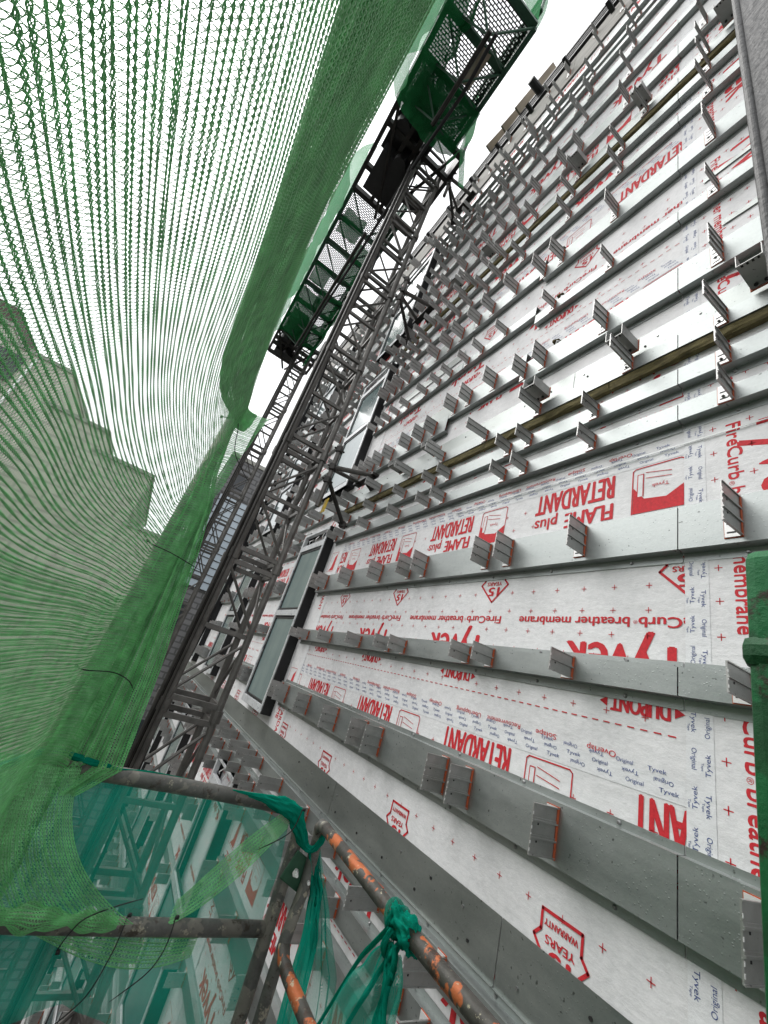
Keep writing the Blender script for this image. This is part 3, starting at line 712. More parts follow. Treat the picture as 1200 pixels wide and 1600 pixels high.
platform_section(4.75, 8.7, .56, 1)
def hang(name, mat, path, h0, h1, bow=.1, ny=40, nz=10, seed=1, amp=.03, par=None):
    """netting hung along a plan path [(x,y)], from height h0 down to h1(s)"""
    rr = random.Random(seed); ph = [rr.uniform(0, 6) for _ in range(6)]; m = MB(); rows, uv = [], []
    L = [0]
    for a, b in zip(path, path[1:]): L.append(L[-1] + math.dist(a, b))
    for i in range(ny + 1):
        s = L[-1] * i / ny; k = max(j for j in range(len(L) - 1) if L[j] <= s + 1e-9); t = (s - L[k]) / (L[k + 1] - L[k])
        x = path[k][0] + (path[k + 1][0] - path[k][0]) * t; y = path[k][1] + (path[k + 1][1] - path[k][1]) * t
        hb = h1(i / ny) if callable(h1) else h1; r_, u_ = [], []
        for j in range(nz + 1):
            q = j / nz; z = h0 + (hb - h0) * q; wv = amp * (math.sin(s * 9 + ph[0] + q * 3) + .6 * math.sin(s * 21 + ph[1]) + .5 * math.sin(q * 8 + ph[2] + s * 4))
            r_.append((x - bow * math.sin(math.pi * q) + wv, y + wv * .3, z + amp * .4 * math.sin(s * 15 + ph[3]))); u_.append((s, z))
        rows.append(r_); uv.append(u_)
    m.grid(rows, 0, uv); return m.build(name, mat, par, smooth=True)
hang('netting', M['green_pale'], [(XA - .05, 1.8), (XA - .05, 3.3)], ZP + 1.3, ZP - .20, .22, seed=2, amp=.025, par=pl)
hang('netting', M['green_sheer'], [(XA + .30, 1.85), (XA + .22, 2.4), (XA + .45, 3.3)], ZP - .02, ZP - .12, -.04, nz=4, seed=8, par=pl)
um = MB()     # netting slung under the floor, outer half
rows, uv = [], []
for i in range(31):
    y = 1.85 + 1.5 * i / 30; wd = .26 + .20 * (i / 30) ** 3 + .03 * math.sin(i * .9); rr_ = []
    for j in range(9):
        q = j / 8; rr_.append((XA - .05 + wd * q, y, ZP - .10 - .13 * math.sin(math.pi * q) + .02 * math.sin(i * 1.3 + j)))
    rows.append(rr_); uv.append([(p[0], p[1]) for p in rr_])
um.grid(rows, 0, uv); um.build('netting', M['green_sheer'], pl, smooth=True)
um = MB(); rows, uv = [], []
for i in range(21):
    y = 2.75 + .6 * i / 20; rr_ = [(XA + .1 + .86 * j / 12, y, ZP - .12 - .22 * math.sin(math.pi * j / 12) * (i / 20) + .03 * math.sin(i + j * 1.7)) for j in range(13)]
    rows.append(rr_); uv.append([(p[0], p[1]) for p in rr_])
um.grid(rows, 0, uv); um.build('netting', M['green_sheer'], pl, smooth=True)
hang('netting', M['green_pale'], [(XB + .0, 1.82), (XA, 1.82)], ZP + 1.3, ZP + .1, .02, seed=5, amp=.015, par=pl)
hang('netting', M['green_pale'], [(XB + .03, 1.82), (XB + .03, 2.2)], ZP + 1.3, ZP + .05, -.02, ny=8, seed=6, amp=.012, par=pl)
hang('netting', M['green_pale'], [(XA - .04, 4.7), (XA - .04, 8.8)], ZP + 1.3, lambda t: ZP - .1 - .1 * abs(math.sin(t * 9)), .2, seed=7, amp=.018, par=pl)
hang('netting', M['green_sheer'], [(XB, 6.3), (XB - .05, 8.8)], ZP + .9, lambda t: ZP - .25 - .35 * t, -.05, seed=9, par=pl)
hang('netting', M['green_pale'], [(XB + .02, 3.0), (XB + .05, 3.35)], ZP + .9, lambda t: ZP - .45 * t, -.1, ny=10, seed=19, par=pl)
for sd_, (yc, xc, w_, l_) in enumerate(((5.3, .15, .4, .5), (6.6, .1, .35, .5), (7.9, .15, .6, 1.6), (5.9, .55, .35, .9), (7.2, .5, .5, .7), (8.3, .5, .6, .9), (3.0, .3, .9, .5), (2.5, .5, .13, .4))):
    m = MB(); rows, uv = [], []
    for i in range(11):
        rows.append([(xc - w_ / 2 + w_ * j / 8, yc - l_ / 2 + l_ * i / 10, ZP - .06 - .22 * math.sin(math.pi * j / 8) * math.sin(math.pi * i / 10) + .02 * math.sin(3 * i + j)) for j in range(9)]); uv.append([(p[0], p[1]) for p in rows[-1]])
    m.grid(rows, 0, uv); m.build('netting', M['green_sheer'] if sd_ < 7 else M['timber'], pl, smooth=True)
# drive units round the masts
def drive(y0, y1, name='drive_unit'):
    m = MB(); m.box((-.05, y0, ZP + .12), (.38, y0 + .75, ZP + .8)); m.box((.46, y0 + .1, ZP + .02), (.58, y0 + .95, ZP + .45)); m.box((.0, y0 + .62, ZP - .12), (.5, y1 - .15, ZP + .1))
    m.box((.98, y0 + .05, ZP - .05), (1.02, y1 - .2, ZP + .5)); m.tube([(.1, y0 + .3, ZP - .05), (.1, y0 + .3, ZP + .2)], .13, 14); m.tube([(.3, y0 + .6, ZP - .18), (.3, y0 + .6, ZP + .2)], .10, 14)
    m.build(name, M['roof_black'], pl)
    m = MB()
    for y in (y0, y0 + .35, y1 - .4, y1): m.bar((XA, y, ZP - .02), (1.0, y, ZP - .02), .07, .09)
    for x in (XA, .22, .40, 1.0): m.bar((x, y0, ZP - .03), (x, y1, ZP - .03), .06, .08)
    m.bar((XA, y0, ZP - .05), (.4, y1, ZP - .3), .04, .04); m.bar((.9, y0, ZP - .05), (.45, y1, ZP - .3), .04, .04)
    m.build('drive_frame', M['mast_dark'], pl)
drive(3.3, 4.72); drive(8.72, 9.7)
m = MB(); m.tube([(.45, 2.0, ZP - .5), (.50, 2.6, ZP - .44), (.46, 3.3, ZP - .5), (.47, 5.2, ZP - .46), (.44, 7.0, ZP - .5), (.47, 8.7, ZP - .45)], .022, 8); m.build('power_cable', M['black'], pl)
m = MB(); rows, uv = [], []
for i in range(9): rows.append([(.85 + .12 * j / 6 + .02 * i, 3.15 + .02 * math.sin(j), ZP - .1 - .09 * i - .02 * j) for j in range(7)]); uv.append([(i * .1, j * .1) for j in range(7)])
m.grid(rows, 0, uv); m.build('loose_sheet', M['green_pale'], pl, smooth=True)

# ============================================================ NEAR PLATFORM: guardrails, posts, cloth
gf = thing('guardrail_frame', 'dark scuffed tube guardrail across the end of the platform, wrapped in netting', 'guardrail', (.38, 1.5, -1.6))
r = .021
m = MB(); m.tube([(-.03, 1.5, -.412), (.2, 1.5, -.409), (.45, 1.5, -.409), (.66, 1.5, -.414)], r, 16); m.build('top_rail', M['tube'], gf, smooth=True)
m = MB(); m.tube([(.66, 1.5, -.414), (.705, 1.5, -.418), (.74, 1.5, -.433), (.765, 1.5, -.462), (.772, 1.5, -.50), (.768, 1.5, -.8), (.762, 1.5, -1.6)], r, 16); m.build('post', M['tube'], gf, smooth=True)
m = MB(); m.tube([(-.03, 1.5, -.742), (.4, 1.5, -.738), (.752, 1.5, -.731)], r * .95, 16); m.build('mid_rail', M['tube'], gf, smooth=True)
m = MB(); m.tube([(-.02, 1.5, -1.6), (-.018, 1.5, -.43), (-.012, 1.485, .25), (-.01, 1.475, .72)], .022, 14); m.build('post', M['tube'], gf, smooth=True)
gi = thing('guardrail_frame', 'guardrail with chipped orange paint running beside the wall, nearest to the camera', 'guardrail', (.79, .8, -1.6))
m = MB(); m.tube([(.812, 1.40, -.428), (.80, 1.15, -.43), (.788, .95, -.432), (.78, .7, -.432), (.775, .3, -.432), (.77, -.8, -.432)], .0172, 16); m.build('top_rail', M['tube_orange'], gi, smooth=True)
m = MB(); m.tube([(.812, 1.40, -.428), (.816, 1.437, -.431), (.822, 1.46, -.445), (.828, 1.465, -.475), (.832, 1.465, -.6), (.80, 1.43, -.70), (.80, 1.44, -.80), (.802, 1.46, -1.6)], .0185, 16); m.build('post', M['tube'], gi, smooth=True)
m = MB(); m.tube([(.80, 1.43, -.73), (.80, 1.405, -.755), (.80, 1.36, -.762), (.80, 1.2, -.765), (.79, .5, -.768), (.78, -.5, -.77)], .018, 16); m.build('mid_rail', M['tube_orange'], gi, smooth=True)
m = MB(); m.bar((.758, 1.475, -.555), (.862, 1.475, -.600), .006, .085, up=(0, 0, 1)); m.build('clamp_plate', M['green_steel'], gf, bevel=.006)
for (x, z) in ((.79, -.572), (.838, -.588)):
    m = MB(); m.tube([(x, 1.472, z), (x - .01, 1.455, z)], .009, 6); m.tube([(x, 1.47, z), (x - .012, 1.435, z + .003)], .005, 8); m.build('bolt', M['alu_bright'], gf)
gp = MB(); gp.add([(.53, .085, -3), (.66, .085, -3), (.66, .245, -3), (.53, .245, -3), (.53, .085, .262), (.66, .085, .262), (.66, .187, .262), (.53, .187, .262)], [(0, 3, 2, 1), (4, 5, 6, 7), (0, 1, 5, 4), (1, 2, 6, 5), (2, 3, 7, 6), (3, 0, 4, 7)]); gp.box((.527, .08, .13), (.665, .194, .165))
gp = gp.build('platform_post', M['green_paint'], bevel=.012)
tag(gp, 'chipped bright green steel post at the right edge of the view', 'post')
m = MB(); m.box((.700, .05, -3), (.80, .168, 9)); m.tube([(.70, .168, -3), (.70, .168, 9)], .010, 8); m.tube([(.76, .04, -3), (.76, .04, 9)], .022, 8)
tag(m.build('mast_upright', M['grey_paint'], bevel=.01), 'tall smeared grey steel upright at the top right edge', 'steel upright')

def cloth(name, mat, grid3, nu=24, nv=24, amp=.006, seed=1, par=None, thick=0):
    """cloth patch from a coarse 3-D control grid (bilinear), with ripples and folds"""
    G = np.array(grid3, float); a, b = G.shape[:2]; rr = random.Random(seed); ph = [rr.uniform(0, 6) for _ in range(8)]; m = MB(); rows, uv = [], []
    for i in range(nu + 1):
        u = i / nu * (a - 1); i0 = min(int(u), a - 2); fu = u - i0; fu = fu * fu * (3 - 2 * fu) * .4 + fu * .6; row, ur = [], []
        for j in range(nv + 1):
            v = j / nv * (b - 1); j0 = min(int(v), b - 2); fv = v - j0
            p = G[i0, j0] * (1 - fu) * (1 - fv) + G[i0 + 1, j0] * fu * (1 - fv) + G[i0, j0 + 1] * (1 - fu) * fv + G[i0 + 1, j0 + 1] * fu * fv
            s, t = i / nu, j / nv
            p = p + np.array((amp * math.sin(t * 23 + ph[0] + 3 * s), amp * math.sin(s * 17 + ph[1] + 4 * t) + amp * .7 * math.sin(t * 41 + ph[2]), amp * .5 * math.sin(s * 11 + t * 9 + ph[3])))
            row.append(tuple(p)); ur.append((p[0] + p[1] * .7, p[2]))
        rows.append(row); uv.append(ur)
    m.grid(rows, 0, uv); o = m.build(name, mat, par, smooth=True)
    if thick:
        so_ = o.modifiers.new('solid', 'SOLIDIFY'); so_.thickness = thick
    return o
tc_ = thing('windbreak_cloth', 'sheer teal windbreak cloth filling the end guardrail and knotted round its corner', 'windbreak cloth', (.38, 1.53, -1.6))
cloth('sheer_panel', M['teal_sheer'], [[(-.10, 1.53, -.40), (.2, 1.53, -.42), (.45, 1.53, -.42), (.60, 1.53, -.43), (.745, 1.52, -.47)],
                                      [(-.10, 1.56, -.75), (.2, 1.57, -.75), (.45, 1.56, -.74), (.60, 1.55, -.74), (.752, 1.53, -.74)],
                                      [(-.10, 1.55, -1.05), (.1, 1.58, -1.0), (.30, 1.57, -.93), (.58, 1.56, -1.03), (.752, 1.53, -1.1)]], 30, 30, .008, 3, tc_)
def rope(name, pts, rads, par, seed=1, mat='teal_thick'):
    """bunched cloth: a lumpy pleated roll along a path"""
    m = MB(); P = [Vector(p) for p in pts]; rr = random.Random(seed); n = 40; K = (len(P) - 1) * 12; rads = [q * .78 for q in rads]; rows, uv = [], []
    for i in range(K + 1):
        u = i / K * (len(P) - 1); k = min(int(u), len(P) - 2); t = u - k
        p0, p1, p2, p3 = P[max(k - 1, 0)], P[k], P[k + 1], P[min(k + 2, len(P) - 1)]
        p = .5 * ((2 * p1) + (p2 - p0) * t + (2 * p0 - 5 * p1 + 4 * p2 - p3) * t * t + (3 * p1 - p0 - 3 * p2 + p3) * t ** 3)
        d = ((p2 - p1) + (p2 - p0) * (1 - t) * .3).normalized(); rd = rads[k] * (1 - t) + rads[k + 1] * t
        a = d.cross(Vector((.3, .9, .2))).normalized(); b = a.cross(d); row, ur = [], []
        for j in range(n + 1):
            th = 2 * math.pi * j / n; q = rd * (1 + .22 * math.sin(3 * th + u * 2.1 + seed) + .16 * math.sin(7 * th - u * 3) + .13 * math.sin(13 * th + u * 5) + .05 * rr.uniform(-1, 1) * (j not in (0, n)))
            row.append(tuple(p + a * math.cos(th) * q + b * math.sin(th) * q * .75)); ur.append((u * .1, th * .02))
        row[-1] = row[0]; rows.append(row); uv.append(ur)
    m.grid(rows, 0, uv); return m.build(name, M[mat], par, smooth=True)
rope('wrapped_corner', [(.50, 1.49, -.395), (.58, 1.485, -.398), (.66, 1.48, -.408), (.72, 1.475, -.42), (.755, 1.47, -.455), (.79, 1.465, -.50), (.815, 1.455, -.505), (.83, 1.445, -.475), (.835, 1.44, -.44)], [.004, .012, .026, .028, .026, .015, .010, .012, .006], tc_, 2)
rope('twisted_edge', [(-.14, 1.46, -.46), (-.05, 1.47, -.395), (.0, 1.475, -.372), (.05, 1.475, -.378), (.09, 1.475, -.384), (.13, 1.478, -.385), (.17, 1.49, -.392), (.26, 1.50, -.388), (.36, 1.505, -.39)], [.012, .010, .008, .009, .009, .006, .004, .003, .002], tc_, 5)
cloth('hanging_strip', M['teal_thick'], [[(.800, 1.455, -.50), (.822, 1.455, -.50)], [(.855, 1.45, -.62), (.89, 1.46, -.60)], [(.862, 1.45, -.75), (.925, 1.46, -.73)], [(.87, 1.45, -1.1), (.95, 1.46, -1.1)]], 30, 12, .005, 7, tc_)
cloth('hanging_veil', M['teal_sheer'], [[(.83, 1.46, -.50), (.84, 1.46, -.50)], [(.88, 1.46, -.66), (.935, 1.46, -.66)], [(.93, 1.46, -.80), (1.02, 1.45, -.82)], [(.95, 1.45, -1.1), (1.09, 1.44, -1.1)]], 30, 14, .006, 9, tc_)
t2 = thing('windbreak_cloth', 'teal cloth knotted to the orange guardrail and falling in a triangle', 'windbreak cloth', (.79, .92, -.9))
rope('wrapped_sleeve', [(.786, .952, -.432), (.785, .93, -.432), (.784, .905, -.432), (.783, .87, -.432), (.782, .862, -.432)], [.028, .037, .036, .038, .030], t2, 31)
for k, (y, a) in enumerate(((.948, .25), (.938, -.2))):
    m = MB(); m.tube([(.787 + .026 * math.cos(t), y + a * .05 * math.sin(t), -.432 + .026 * math.sin(t)) for t in np.linspace(0, 2 * math.pi, 18)], .0055, 8); m.build('knot_wrap', M['teal_thick'], t2, smooth=True)
rope('knot', [(.762, .92, -.44), (.755, .925, -.465), (.765, .93, -.485), (.785, .925, -.478), (.78, .91, -.462), (.762, .905, -.475), (.765, .915, -.50)], [.006, .008, .009, .008, .008, .007, .004], t2, 4)
rope('gathered_edge', [(.765, .93, -.44), (.77, .96, -.47), (.775, 1.03, -.555), (.785, 1.13, -.715), (.79, 1.2, -.83)], [.008, .007, .005, .004, .003], t2, 8)
rope('gathered_edge', [(.765, .915, -.485), (.768, .96, -.56), (.775, 1.02, -.66), (.785, 1.07, -.76)], [.006, .006, .005, .006], t2, 12)
cloth('draped_panel', M['teal_drape'], [[(.766, .925, -.45), (.766, .92, -.46), (.768, .905, -.47), (.77, .865, -.46)], [(.775, 1.04, -.57), (.76, .985, -.60), (.775, .92, -.62), (.775, .85, -.60)],
                                        [(.79, 1.2, -.83), (.76, 1.1, -.86), (.775, .95, -.9), (.78, .80, -.9)]], 30, 24, .006, 21, t2)
cloth('draped_fold', M['teal_thick'], [[(.764, .915, -.46), (.764, .90, -.46)], [(.765, .915, -.60), (.766, .885, -.60)], [(.765, .92, -.9), (.768, .86, -.9)]], 24, 10, .006, 23, t2)

# ============================================================ GREEN DEBRIS NET: real knitted cords
pr_ = [(-.031, .735), (-.040, .68), (-.056, .57), (-.070, .462), (-.0755, .440), (-.095, .385), (-.118, .32), (-.140, .25), (-.156, .17), (-.166, .08), (-.170, 0.0), (-.170, -.12), (-.165, -.3), (-.155, -.5), (-.15, -.85)]
PRF = np.array(pr_); LEN = np.concatenate([[0], np.cumsum(np.hypot(*np.diff(PRF, axis=0).T))]); TOT = LEN[-1]
def net_pos(s, t):
    """s: metres along the platform, t: arc length down the sheet"""
    Xp = np.interp(t, LEN, PRF[:, 0]); Zp = np.interp(t, LEN, PRF[:, 1])
    w_ = np.clip((s - .62) / .86, 0, 1); w_ = w_ ** 2 * (3 - 2 * w_)
    zpost = np.interp(t, [0, .28, TOT], [.80, .56, -.85])
    w2 = np.clip((s - 1.0) / .50, 0, 1) ** 1.6
    wz = np.clip((s - .95) / .55, 0, 1); wz = wz ** 2
    X = Xp * (1 - w_) + np.interp(t, [0, .30, .45], [.014, -.012, -.036]) * w_
    Z = Zp * (1 - wz) + zpost * wz - .05 * np.sin(np.pi * np.clip((t - .2) / (TOT - .2), 0, 1)) * w2
    Y = s + 0 * t
    over = np.clip((s - 1.40) / .12, 0, 1.6)                      # wraps round the corner post
    ang = over * 1.9
    X = X + .045 * (1 - np.cos(ang)) * (over > 0); Y = np.where(over > 0, 1.40 + .062 * np.sin(ang), Y)
    X = X + .0025 * np.sin(37 * t + 5 * s) + .003 * np.sin(9 * s + 14 * t)
    Z = Z + .003 * np.sin(11 * s + 3 * t)
    return np.stack([X, Y, Z], -1)
def knit(name, pos, s0, s1, t0, t1, ps, pt, par, rc=.00062, rf=.00046, seed=1, lite=False, holes=None, wid=.0021, jit=.10):
    rg = np.random.default_rng(seed); nc = int((t1 - t0) / pt); nl = int((s1 - s0) / ps); e = 1e-4
    V, F, MI = [], [], []; base = [0]
    tj = np.cumsum(rg.normal(0, 1, nc + 2)); tj = (tj - np.linspace(tj[0], tj[-1], nc + 2)) * pt * .03 + rg.normal(0, pt * jit, nc + 2)
    def sweep(S, T, rr, mi, n=3):
        # S,T: (paths, pts)
        p = pos(S, T); ds = pos(S + e, T) - p; dt = pos(S, T + e) - p
        N = np.cross(ds, dt); N /= np.linalg.norm(N, axis=-1, keepdims=True) + 1e-12
        tg = np.gradient(p, axis=1); tg /= np.linalg.norm(tg, axis=-1, keepdims=True) + 1e-12
        B = np.cross(N, tg); k, m_ = S.shape
        if n == 3: vs = np.stack([p - B * rr - N * rr * .6, p + B * rr - N * rr * .6, p + N * rr], 2)
        else: vs = np.stack([p - B * rr, p + B * rr], 2)
        idx = np.arange(k * m_ * n).reshape(k, m_, n) + base[0]
        for j in range(n if n == 3 else 1):
            j2 = (j + 1) % n
            q = np.stack([idx[:, :-1, j], idx[:, :-1, j2], idx[:, 1:, j2], idx[:, 1:, j]], -1).reshape(-1, 4); F.append(q); MI.append(np.full(len(q), mi))
        V.append(vs.reshape(-1, 3)); base[0] += k * m_ * n
    sub = 4; npts = nl * sub + 1; S = s0 + np.arange(npts) / sub * ps
    cj = np.arange(nc); tc = t0 + (cj + .5) * pt + tj[:nc]
    ph = rg.uniform(0, 1, nc); chain = np.sin(np.pi * (np.arange(npts) / sub)[None, :] + np.pi * ph[:, None])
    drift = .12 * pt * np.sin(S[None, :] * 7 + ph[:, None] * 6)
    wob = wid * (.75 + .35 * np.sin(S[None, :] * 55 + ph[:, None] * 20))
    SS = np.broadcast_to(S, (nc, npts)); TC = tc[:, None] + drift
    sweep(SS, TC + wob * chain, rc, 0); sweep(SS, TC - wob * chain, rc, 0)
    if not lite: sweep(SS, TC + .3 * wob * np.cos(1.7 * np.pi * np.arange(npts) / sub)[None, :], rc * .8, 0)
    # filaments between neighbouring chains
    li = np.arange(nl); C, L_ = np.meshgrid(np.arange(nc - 1), li, indexing='ij'); C = C.ravel(); L_ = L_.ravel()
    q = np.linspace(0, 1, 5)[None, :]
    sA = s0 + (L_ + .2) * ps; iA = np.clip((L_ * sub), 0, npts - 1)
    ta, tb = TC[C, iA], TC[C + 1, iA]
    arc = .55 * ps * 4 * q * (1 - q)
    sweep(sA[:, None] + arc + .25 * ps * q + rg.normal(0, .06 * ps, len(sA))[:, None], ta[:, None] * (1 - q) + tb[:, None] * q, rf, 1, 2)
    if not lite:
        for o1, o2 in ((.55, .9), (.8, .15)): sweep((sA + o1 * ps)[:, None] * (1 - q) + (sA + o2 * ps)[:, None] * q - arc * .5 * (o1 > .6), ta[:, None] * (1 - q) + tb[:, None] * q, rf * .8, 1, 2)
    q3 = np.array([[0., .5, 1.]]); sweep(sA[:, None] + ps * (1.0 - 1.5 * q3), ta[:, None] * (1 - q3) + tb[:, None] * q3, rf * .8, 1, 2)
    V = np.concatenate(V); F = np.concatenate(F); MI = np.concatenate(MI)
    me = bpy.data.meshes.new(name); me.vertices.add(len(V)); me.vertices.foreach_set('co', V.ravel().astype(np.float32))
    me.loops.add(len(F) * 4); me.loops.foreach_set('vertex_index', F.ravel().astype(np.int32))
    me.polygons.add(len(F)); me.polygons.foreach_set('loop_start', np.arange(0, len(F) * 4, 4, dtype=np.int32)); me.polygons.foreach_set('material_index', MI.astype(np.int32))
    me.materials.append(M['net_green']); me.materials.append(M['net_fil']); me.update(calc_edges=True)
    o = bpy.data.objects.new(name, me); COL.objects.link(o)
    if par: setpar(o, par)
    return o
dn = thing('debris_net', 'large knitted green debris net hanging close on the left', 'debris net', (-.15, .7, -.85))
knit('knitted_sheet', net_pos, -.02, 1.56, 0, TOT - .12, .0058, .0078, dn, seed=3, rc=.00050, rf=.00036, wid=.0016)
def net_back(s, t):                        # second, finer width of net lapping the lower part
    p = net_pos(s, t); p[..., 0] -= .005 + .002 * np.sin(13 * s + 9 * t); p[..., 2] += .006 * np.sin(5 * s); return p
knit('lapped_sheet', net_back, .10, 1.52, .72, TOT - .15, .0062, .0052, dn, seed=4, lite=True, rc=.00034, rf=.00030, wid=.0012)
def hem_t(s, t):
    q = np.clip((s - .70) / .75, 0, 1); return t * (1 - .62 * q * q * (3 - 2 * q))
def net_pos2(s, t):                        # doubled hem along the top edge
    p = net_pos(s, hem_t(s, t)); p[..., 0] -= .003 + .002 * np.sin(30 * t); p[..., 2] += .004 * np.sin(20 * s); return p
knit('doubled_hem', net_pos2, -.05, 1.5, 0.003, .272, .0085, .0085, dn, seed=5, lite=True, rc=.0012, wid=.0028)
def net_pos3(s, t):
    p = net_pos(s, hem_t(s, t)); p[..., 0] -= .006 + .002 * np.sin(24 * t); return p
knit('doubled_hem', net_pos3, -.05, 1.5, 0.003, .266, .0085, .0075, dn, seed=6, lite=True, rc=.0012, wid=.0026)
# loose flap past the corner post, falling behind the top rail
FL = [(.80, -.035, -.002), (.70, -.03, .010), (.60, -.03, .022), (.50, -.03, .035), (.42, -.02, .06), (.2, -.02, .10), (0, -.02, .13), (-.13, -.02, .15), (-.39, -.03, .175), (-.47, -.06, .09)]
def flap(s, t):                            # s down, t across 0..1 in metres of width .19
    z = .80 - s; zz = np.array([a[0] for a in FL])[::-1]; xl = np.array([a[1] for a in FL])[::-1]; xr = np.array([a[2] for a in FL])[::-1]
    a = np.interp(z, zz, xl); b = np.interp(z, zz, xr); q = t / .19
    return np.stack([a + (b - a) * q, 1.475 + .012 * np.sin(28 * q + 3 * s) + .010 * np.sin(9 * s + 7 * q) + 0 * s, z + .012 * np.sin(6 * q) + .01 * q], -1)
knit('side_flap', flap, .0, 1.26, 0, .19, .0068, .0075, dn, seed=8, wid=.0022, rc=.0010, rf=.0005)
def flap2(s, t):
    p = flap(s, t); p[..., 1] += .012 + .004 * np.sin(19 * s); p[..., 0] = p[..., 0] * .92; return p
knit('side_flap', flap2, .02, 1.24, 0, .16, .0062, .0085, dn, seed=9, lite=True, wid=.0022, rc=.0010, rf=.0005)
# lower drape pulled to the mid rail
def drape(s, t):                           # s 0..0.34 down, t 0..0.62 across
    q, u = np.clip(t / .62, 0, 1), np.clip(s / .34, 0, 1)
    xr = .085 + .06 * u + .24 * u ** 2.6; x = -.16 + (xr + .16) * q
    return np.stack([x, 1.47 + .02 * np.sin(7 * q + 4 * u) - .03 * np.sin(np.pi * u), -.40 - .325 * u - .02 * np.sin(3.1 * q) * u + .02 * q * u], -1)
knit('lower_drape', drape, 0, .35, 0, .61, .0085, .0120, dn, seed=11, rc=.0007)
def _drape2(s, t):
    p = drape(s, t); p[..., 1] += .03 + .01 * np.sin(20 * t); p[..., 2] += .01; return p
#knit('lower_drape', drape2, 0, .35, .1, .61, .0065, .0085, dn, seed=12, lite=True)
def roll(s, t):                            # bunched roll along the mid rail
    a = t / .16 * 2 * np.pi; rr2 = (.017 * np.sin(np.pi * np.clip(s / .42, 0, 1)) ** .5 + .004) * (1 + .35 * np.sin(40 * s) + .2 * np.sin(97 * s + a * 2)) * (1 - .35 * (s > .4))
    return np.stack([-.07 + s, 1.475 + rr2 * np.cos(a) * .8, -.715 + rr2 * np.sin(a) - .012 * np.clip(s, 0, 1)], -1)
knit('bunched_roll', roll, 0, .40, 0, .16, .0065, .0075, dn, seed=13, rc=.0007, rf=.0004)
def scrap(s, t):                           # strip running up to the corner
    q = s / .34; return np.stack([.46 + .27 * q, 1.485 + .006 * np.sin(40 * t) + 0 * s, -.70 + .275 * q ** 1.1 + (t - .03) * (1 + .9 * np.sin(np.pi * q))], -1)
knit('torn_strip', scrap, 0, .33, 0, .06, .007, .0075, dn, seed=15)
def belly(s, t):
    q, u = s / .5, t / .16; return np.stack([.15 + s, 1.52 + .01 * np.sin(12 * s) + 0 * t, -.755 - .10 * u * np.sin(np.pi * np.clip(q, 0, 1)) - .02 * u], -1)
knit('lower_drape', belly, 0, .42, 0, .12, .009, .0125, dn, seed=16, rc=.0006)

GT = 'black cable ties holding the green net'
for pts, lb in (([(-.06, 1.40, .205), (-.03, 1.40, .200), (.02, 1.42, .20), (.12, 1.44, .186)], 'black cable tie with a straight tail, upper of the two on the net corner'),
                ([(-.06, 1.40, -.160), (-.035, 1.395, -.165), (.03, 1.41, -.155), (.075, 1.42, -.165), (.10, 1.42, -.185)], 'black cable tie with a curved tail, lower of the two on the net corner'),
                ([(-.05, 1.43, .70), (0, 1.43, .72), (.02, 1.43, .69), (.05, 1.43, .60), (.14, 1.45, .53)], 'long black cable tie at the top corner of the net'),
                ([(.215, 1.47, -.775), (.225, 1.455, -.73), (.245, 1.45, -.70), (.30, 1.45, -.675), (.36, 1.45, -.655)], 'black cable tie curling up from the middle of the mid rail'),
                ([(.345, 1.475, -.70), (.342, 1.455, -.735), (.338, 1.45, -.775), (.32, 1.45, -.85), (.265, 1.45, -.91)], 'longest black cable tie tail hanging from the mid rail'),
                ([(.47, 1.475, -.70), (.468, 1.455, -.73), (.462, 1.45, -.77), (.44, 1.45, -.81), (.38, 1.45, -.86)], 'black cable tie tail hanging nearest the right end of the mid rail'),
                ([(.735, 1.45, -.40), (.72, 1.44, -.45), (.69, 1.44, -.48), (.63, 1.45, -.52)], 'black cable tie across the teal wrapping at the rail corner')):
    V_ = [Vector(p) for p in pts]; sp_ = []
    for k in range(len(V_) - 1):
        p0, p1, p2, p3 = V_[max(k - 1, 0)], V_[k], V_[k + 1], V_[min(k + 2, len(V_) - 1)]
        for q in range(8):
            t = q / 8; sp_.append(.5 * ((2 * p1) + (p2 - p0) * t + (2 * p0 - 5 * p1 + 4 * p2 - p3) * t * t + (3 * p1 - p0 - 3 * p2 + p3) * t ** 3))
    m = MB(); m.tube(sp_ + [V_[-1]], [.0016] * (len(sp_) - 3) + [.0013, .0011, .0009, .0007], 6); m.bar(Vector(pts[0]) - Vector((0, .004, 0)), Vector(pts[0]) + Vector((.008, -.004, 0)), .008, .007)
    tag(m.build('cable_tie', M['black'], smooth=True), lb, 'cable tie', GT)

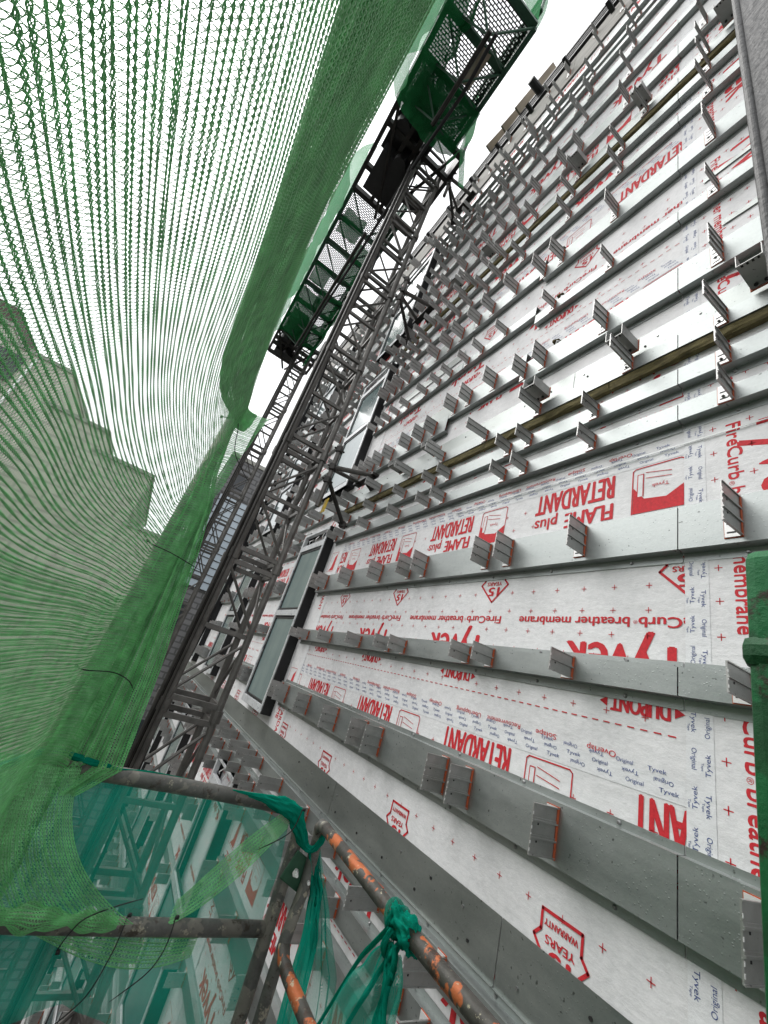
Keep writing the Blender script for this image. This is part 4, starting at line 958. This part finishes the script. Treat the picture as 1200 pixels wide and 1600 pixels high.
# ============================================================ BUILDINGS ACROSS THE STREET
def prism_building(name, label, boxes, y0, y1, mat, group=None, floors=None):
    t = thing(name, label, 'building', (boxes[0][0], y0, -15), group)
    for (a, b, z) in boxes:
        m = MB(); m.box((a, y0, -15), (b, y1, z)); m.build('wall', mat, t)
        m = MB(); m.box((a - .08, y0 - .12, z), (b + .08, y1 + .05, z + .18)); m.build('coping', M['concrete'], t)
    return t
ob = prism_building('stepped_building', 'beige stone building with a stepped roofline seen through the net', [(-22, -11.2, 11.0), (-11.2, -8.05, 10.2), (-8.05, -5.25, 8.1), (-5.25, -2.35, 6.9), (-2.35, .5, 4.0)], 25, 40, M['beige_panel'])
m = MB(); m.box((-16, 24.98, 10.9), (-11.4, 30, 12.1)); m.build('penthouse', M['brown_brick'], ob)
for xx in (-20, -17, -14, -11.2):
    for zz in (-12, -9, -6, -3.1, -.1, 2.9, 5.9, 8.3):
        if (xx, zz) in ((-17, 2.9), (-11.2, 5.9), (-8.4, 2.9), (-5.6, -.1), (-2.9, 2.9), (-2.9, 5.9), (-5.6, 5.9), (-8.4, -3.1), (-5.6, 2.9), (-2.9, -3.1), (-14, 2.9), (-8.4, 5.9), (-14, 8.3)): continue
        top = 10.5 if xx < -9 else (8 if xx < -6 else (6.7 if xx < -3.5 else 3.8))
        if zz + 1.6 > top: continue
        m = MB(); m.box((xx, 24.93, zz), (xx + 1.25, 24.99, zz + 1.5)); w_ = m.build('window', M['dark_glass'], ob)
        m = MB(); m.bar((xx + .62, 24.90, zz), (xx + .62, 24.90, zz + 1.5), .06, .04, up=(0, 1, 0)); m.box((xx - .06, 24.86, zz - .08), (xx + 1.31, 24.92, zz)); m.build('frame', M['mast_dark'], w_)
m = MB(); m.tube([(-9.6, 24.9, 10), (-9.6, 24.9, 2)], .07, 8); m.build('downpipe', M['alu_bright'], ob)
gb = thing('office_building', 'grey brick office building with a pale blue glass curtain wall behind the masts', 'building', (.8, 24, -15))
m = MB(); m.box((.75, 24.5, -15), (9, 38, 10.1)); m.build('wall', M['grey_brick'], gb)
m = MB(); m.box((.7, 24.4, 10.1), (9, 38, 10.35)); m.build('coping', M['concrete'], gb)
cw = MB(); cw.box((1.1, 24.4, 2.2), (7, 24.49, 7.6)); cw = cw.build('curtain_wall', M['curtain_glass'], gb)
mu = MB()
for x in np.arange(1.1, 7.1, .62): mu.box((x, 24.36, 2.2), (x + .05, 24.40, 7.6))
for z in np.arange(2.2, 7.7, .42): mu.box((1.1, 24.37, z), (7, 24.395, z + .045))
mu.build('mullion_grid', M['mast_dark'], cw)
m = MB(); m.box((2.9, 24.33, -3.6), (5.2, 24.48, .6)); m.build('stone_panel', M['cream_panel'], gb)
for (a, b, z0, z1) in ((1.2, 2.2, -.2, 1.4), (1.2, 2.2, -4, -2.2), (3.2, 4.4, 8.2, 9.2), (1.4, 2.2, 8.3, 9.2), (1.3, 3.8, -7.2, -4.3)):
    m = MB(); m.box((a, 24.42, z0), (b, 24.49, z1)); m.build('window', M['dark_glass'], gb)
# unseen block opposite the wall, raised to darken reflections in the rails
lb_ = thing('unseen_street_block', 'long plain beige block out of view on the left, raised to darken reflections', 'building', (-14, 5, -15))
m = MB(); m.box((-24, -34, -15), (-14.01, 17, 6.5)); m.build('wall', M['beige_panel'], lb_)
for yy in np.arange(-30, 14, 4.5):
    for zz in (-12, -8.8, -5.6, -2.4, .8, 4): m = MB(); m.box((-13.99, yy, zz), (-13.93, yy + 2.2, zz + 1.7)); m.build('window', M['dark_glass'], lb_)
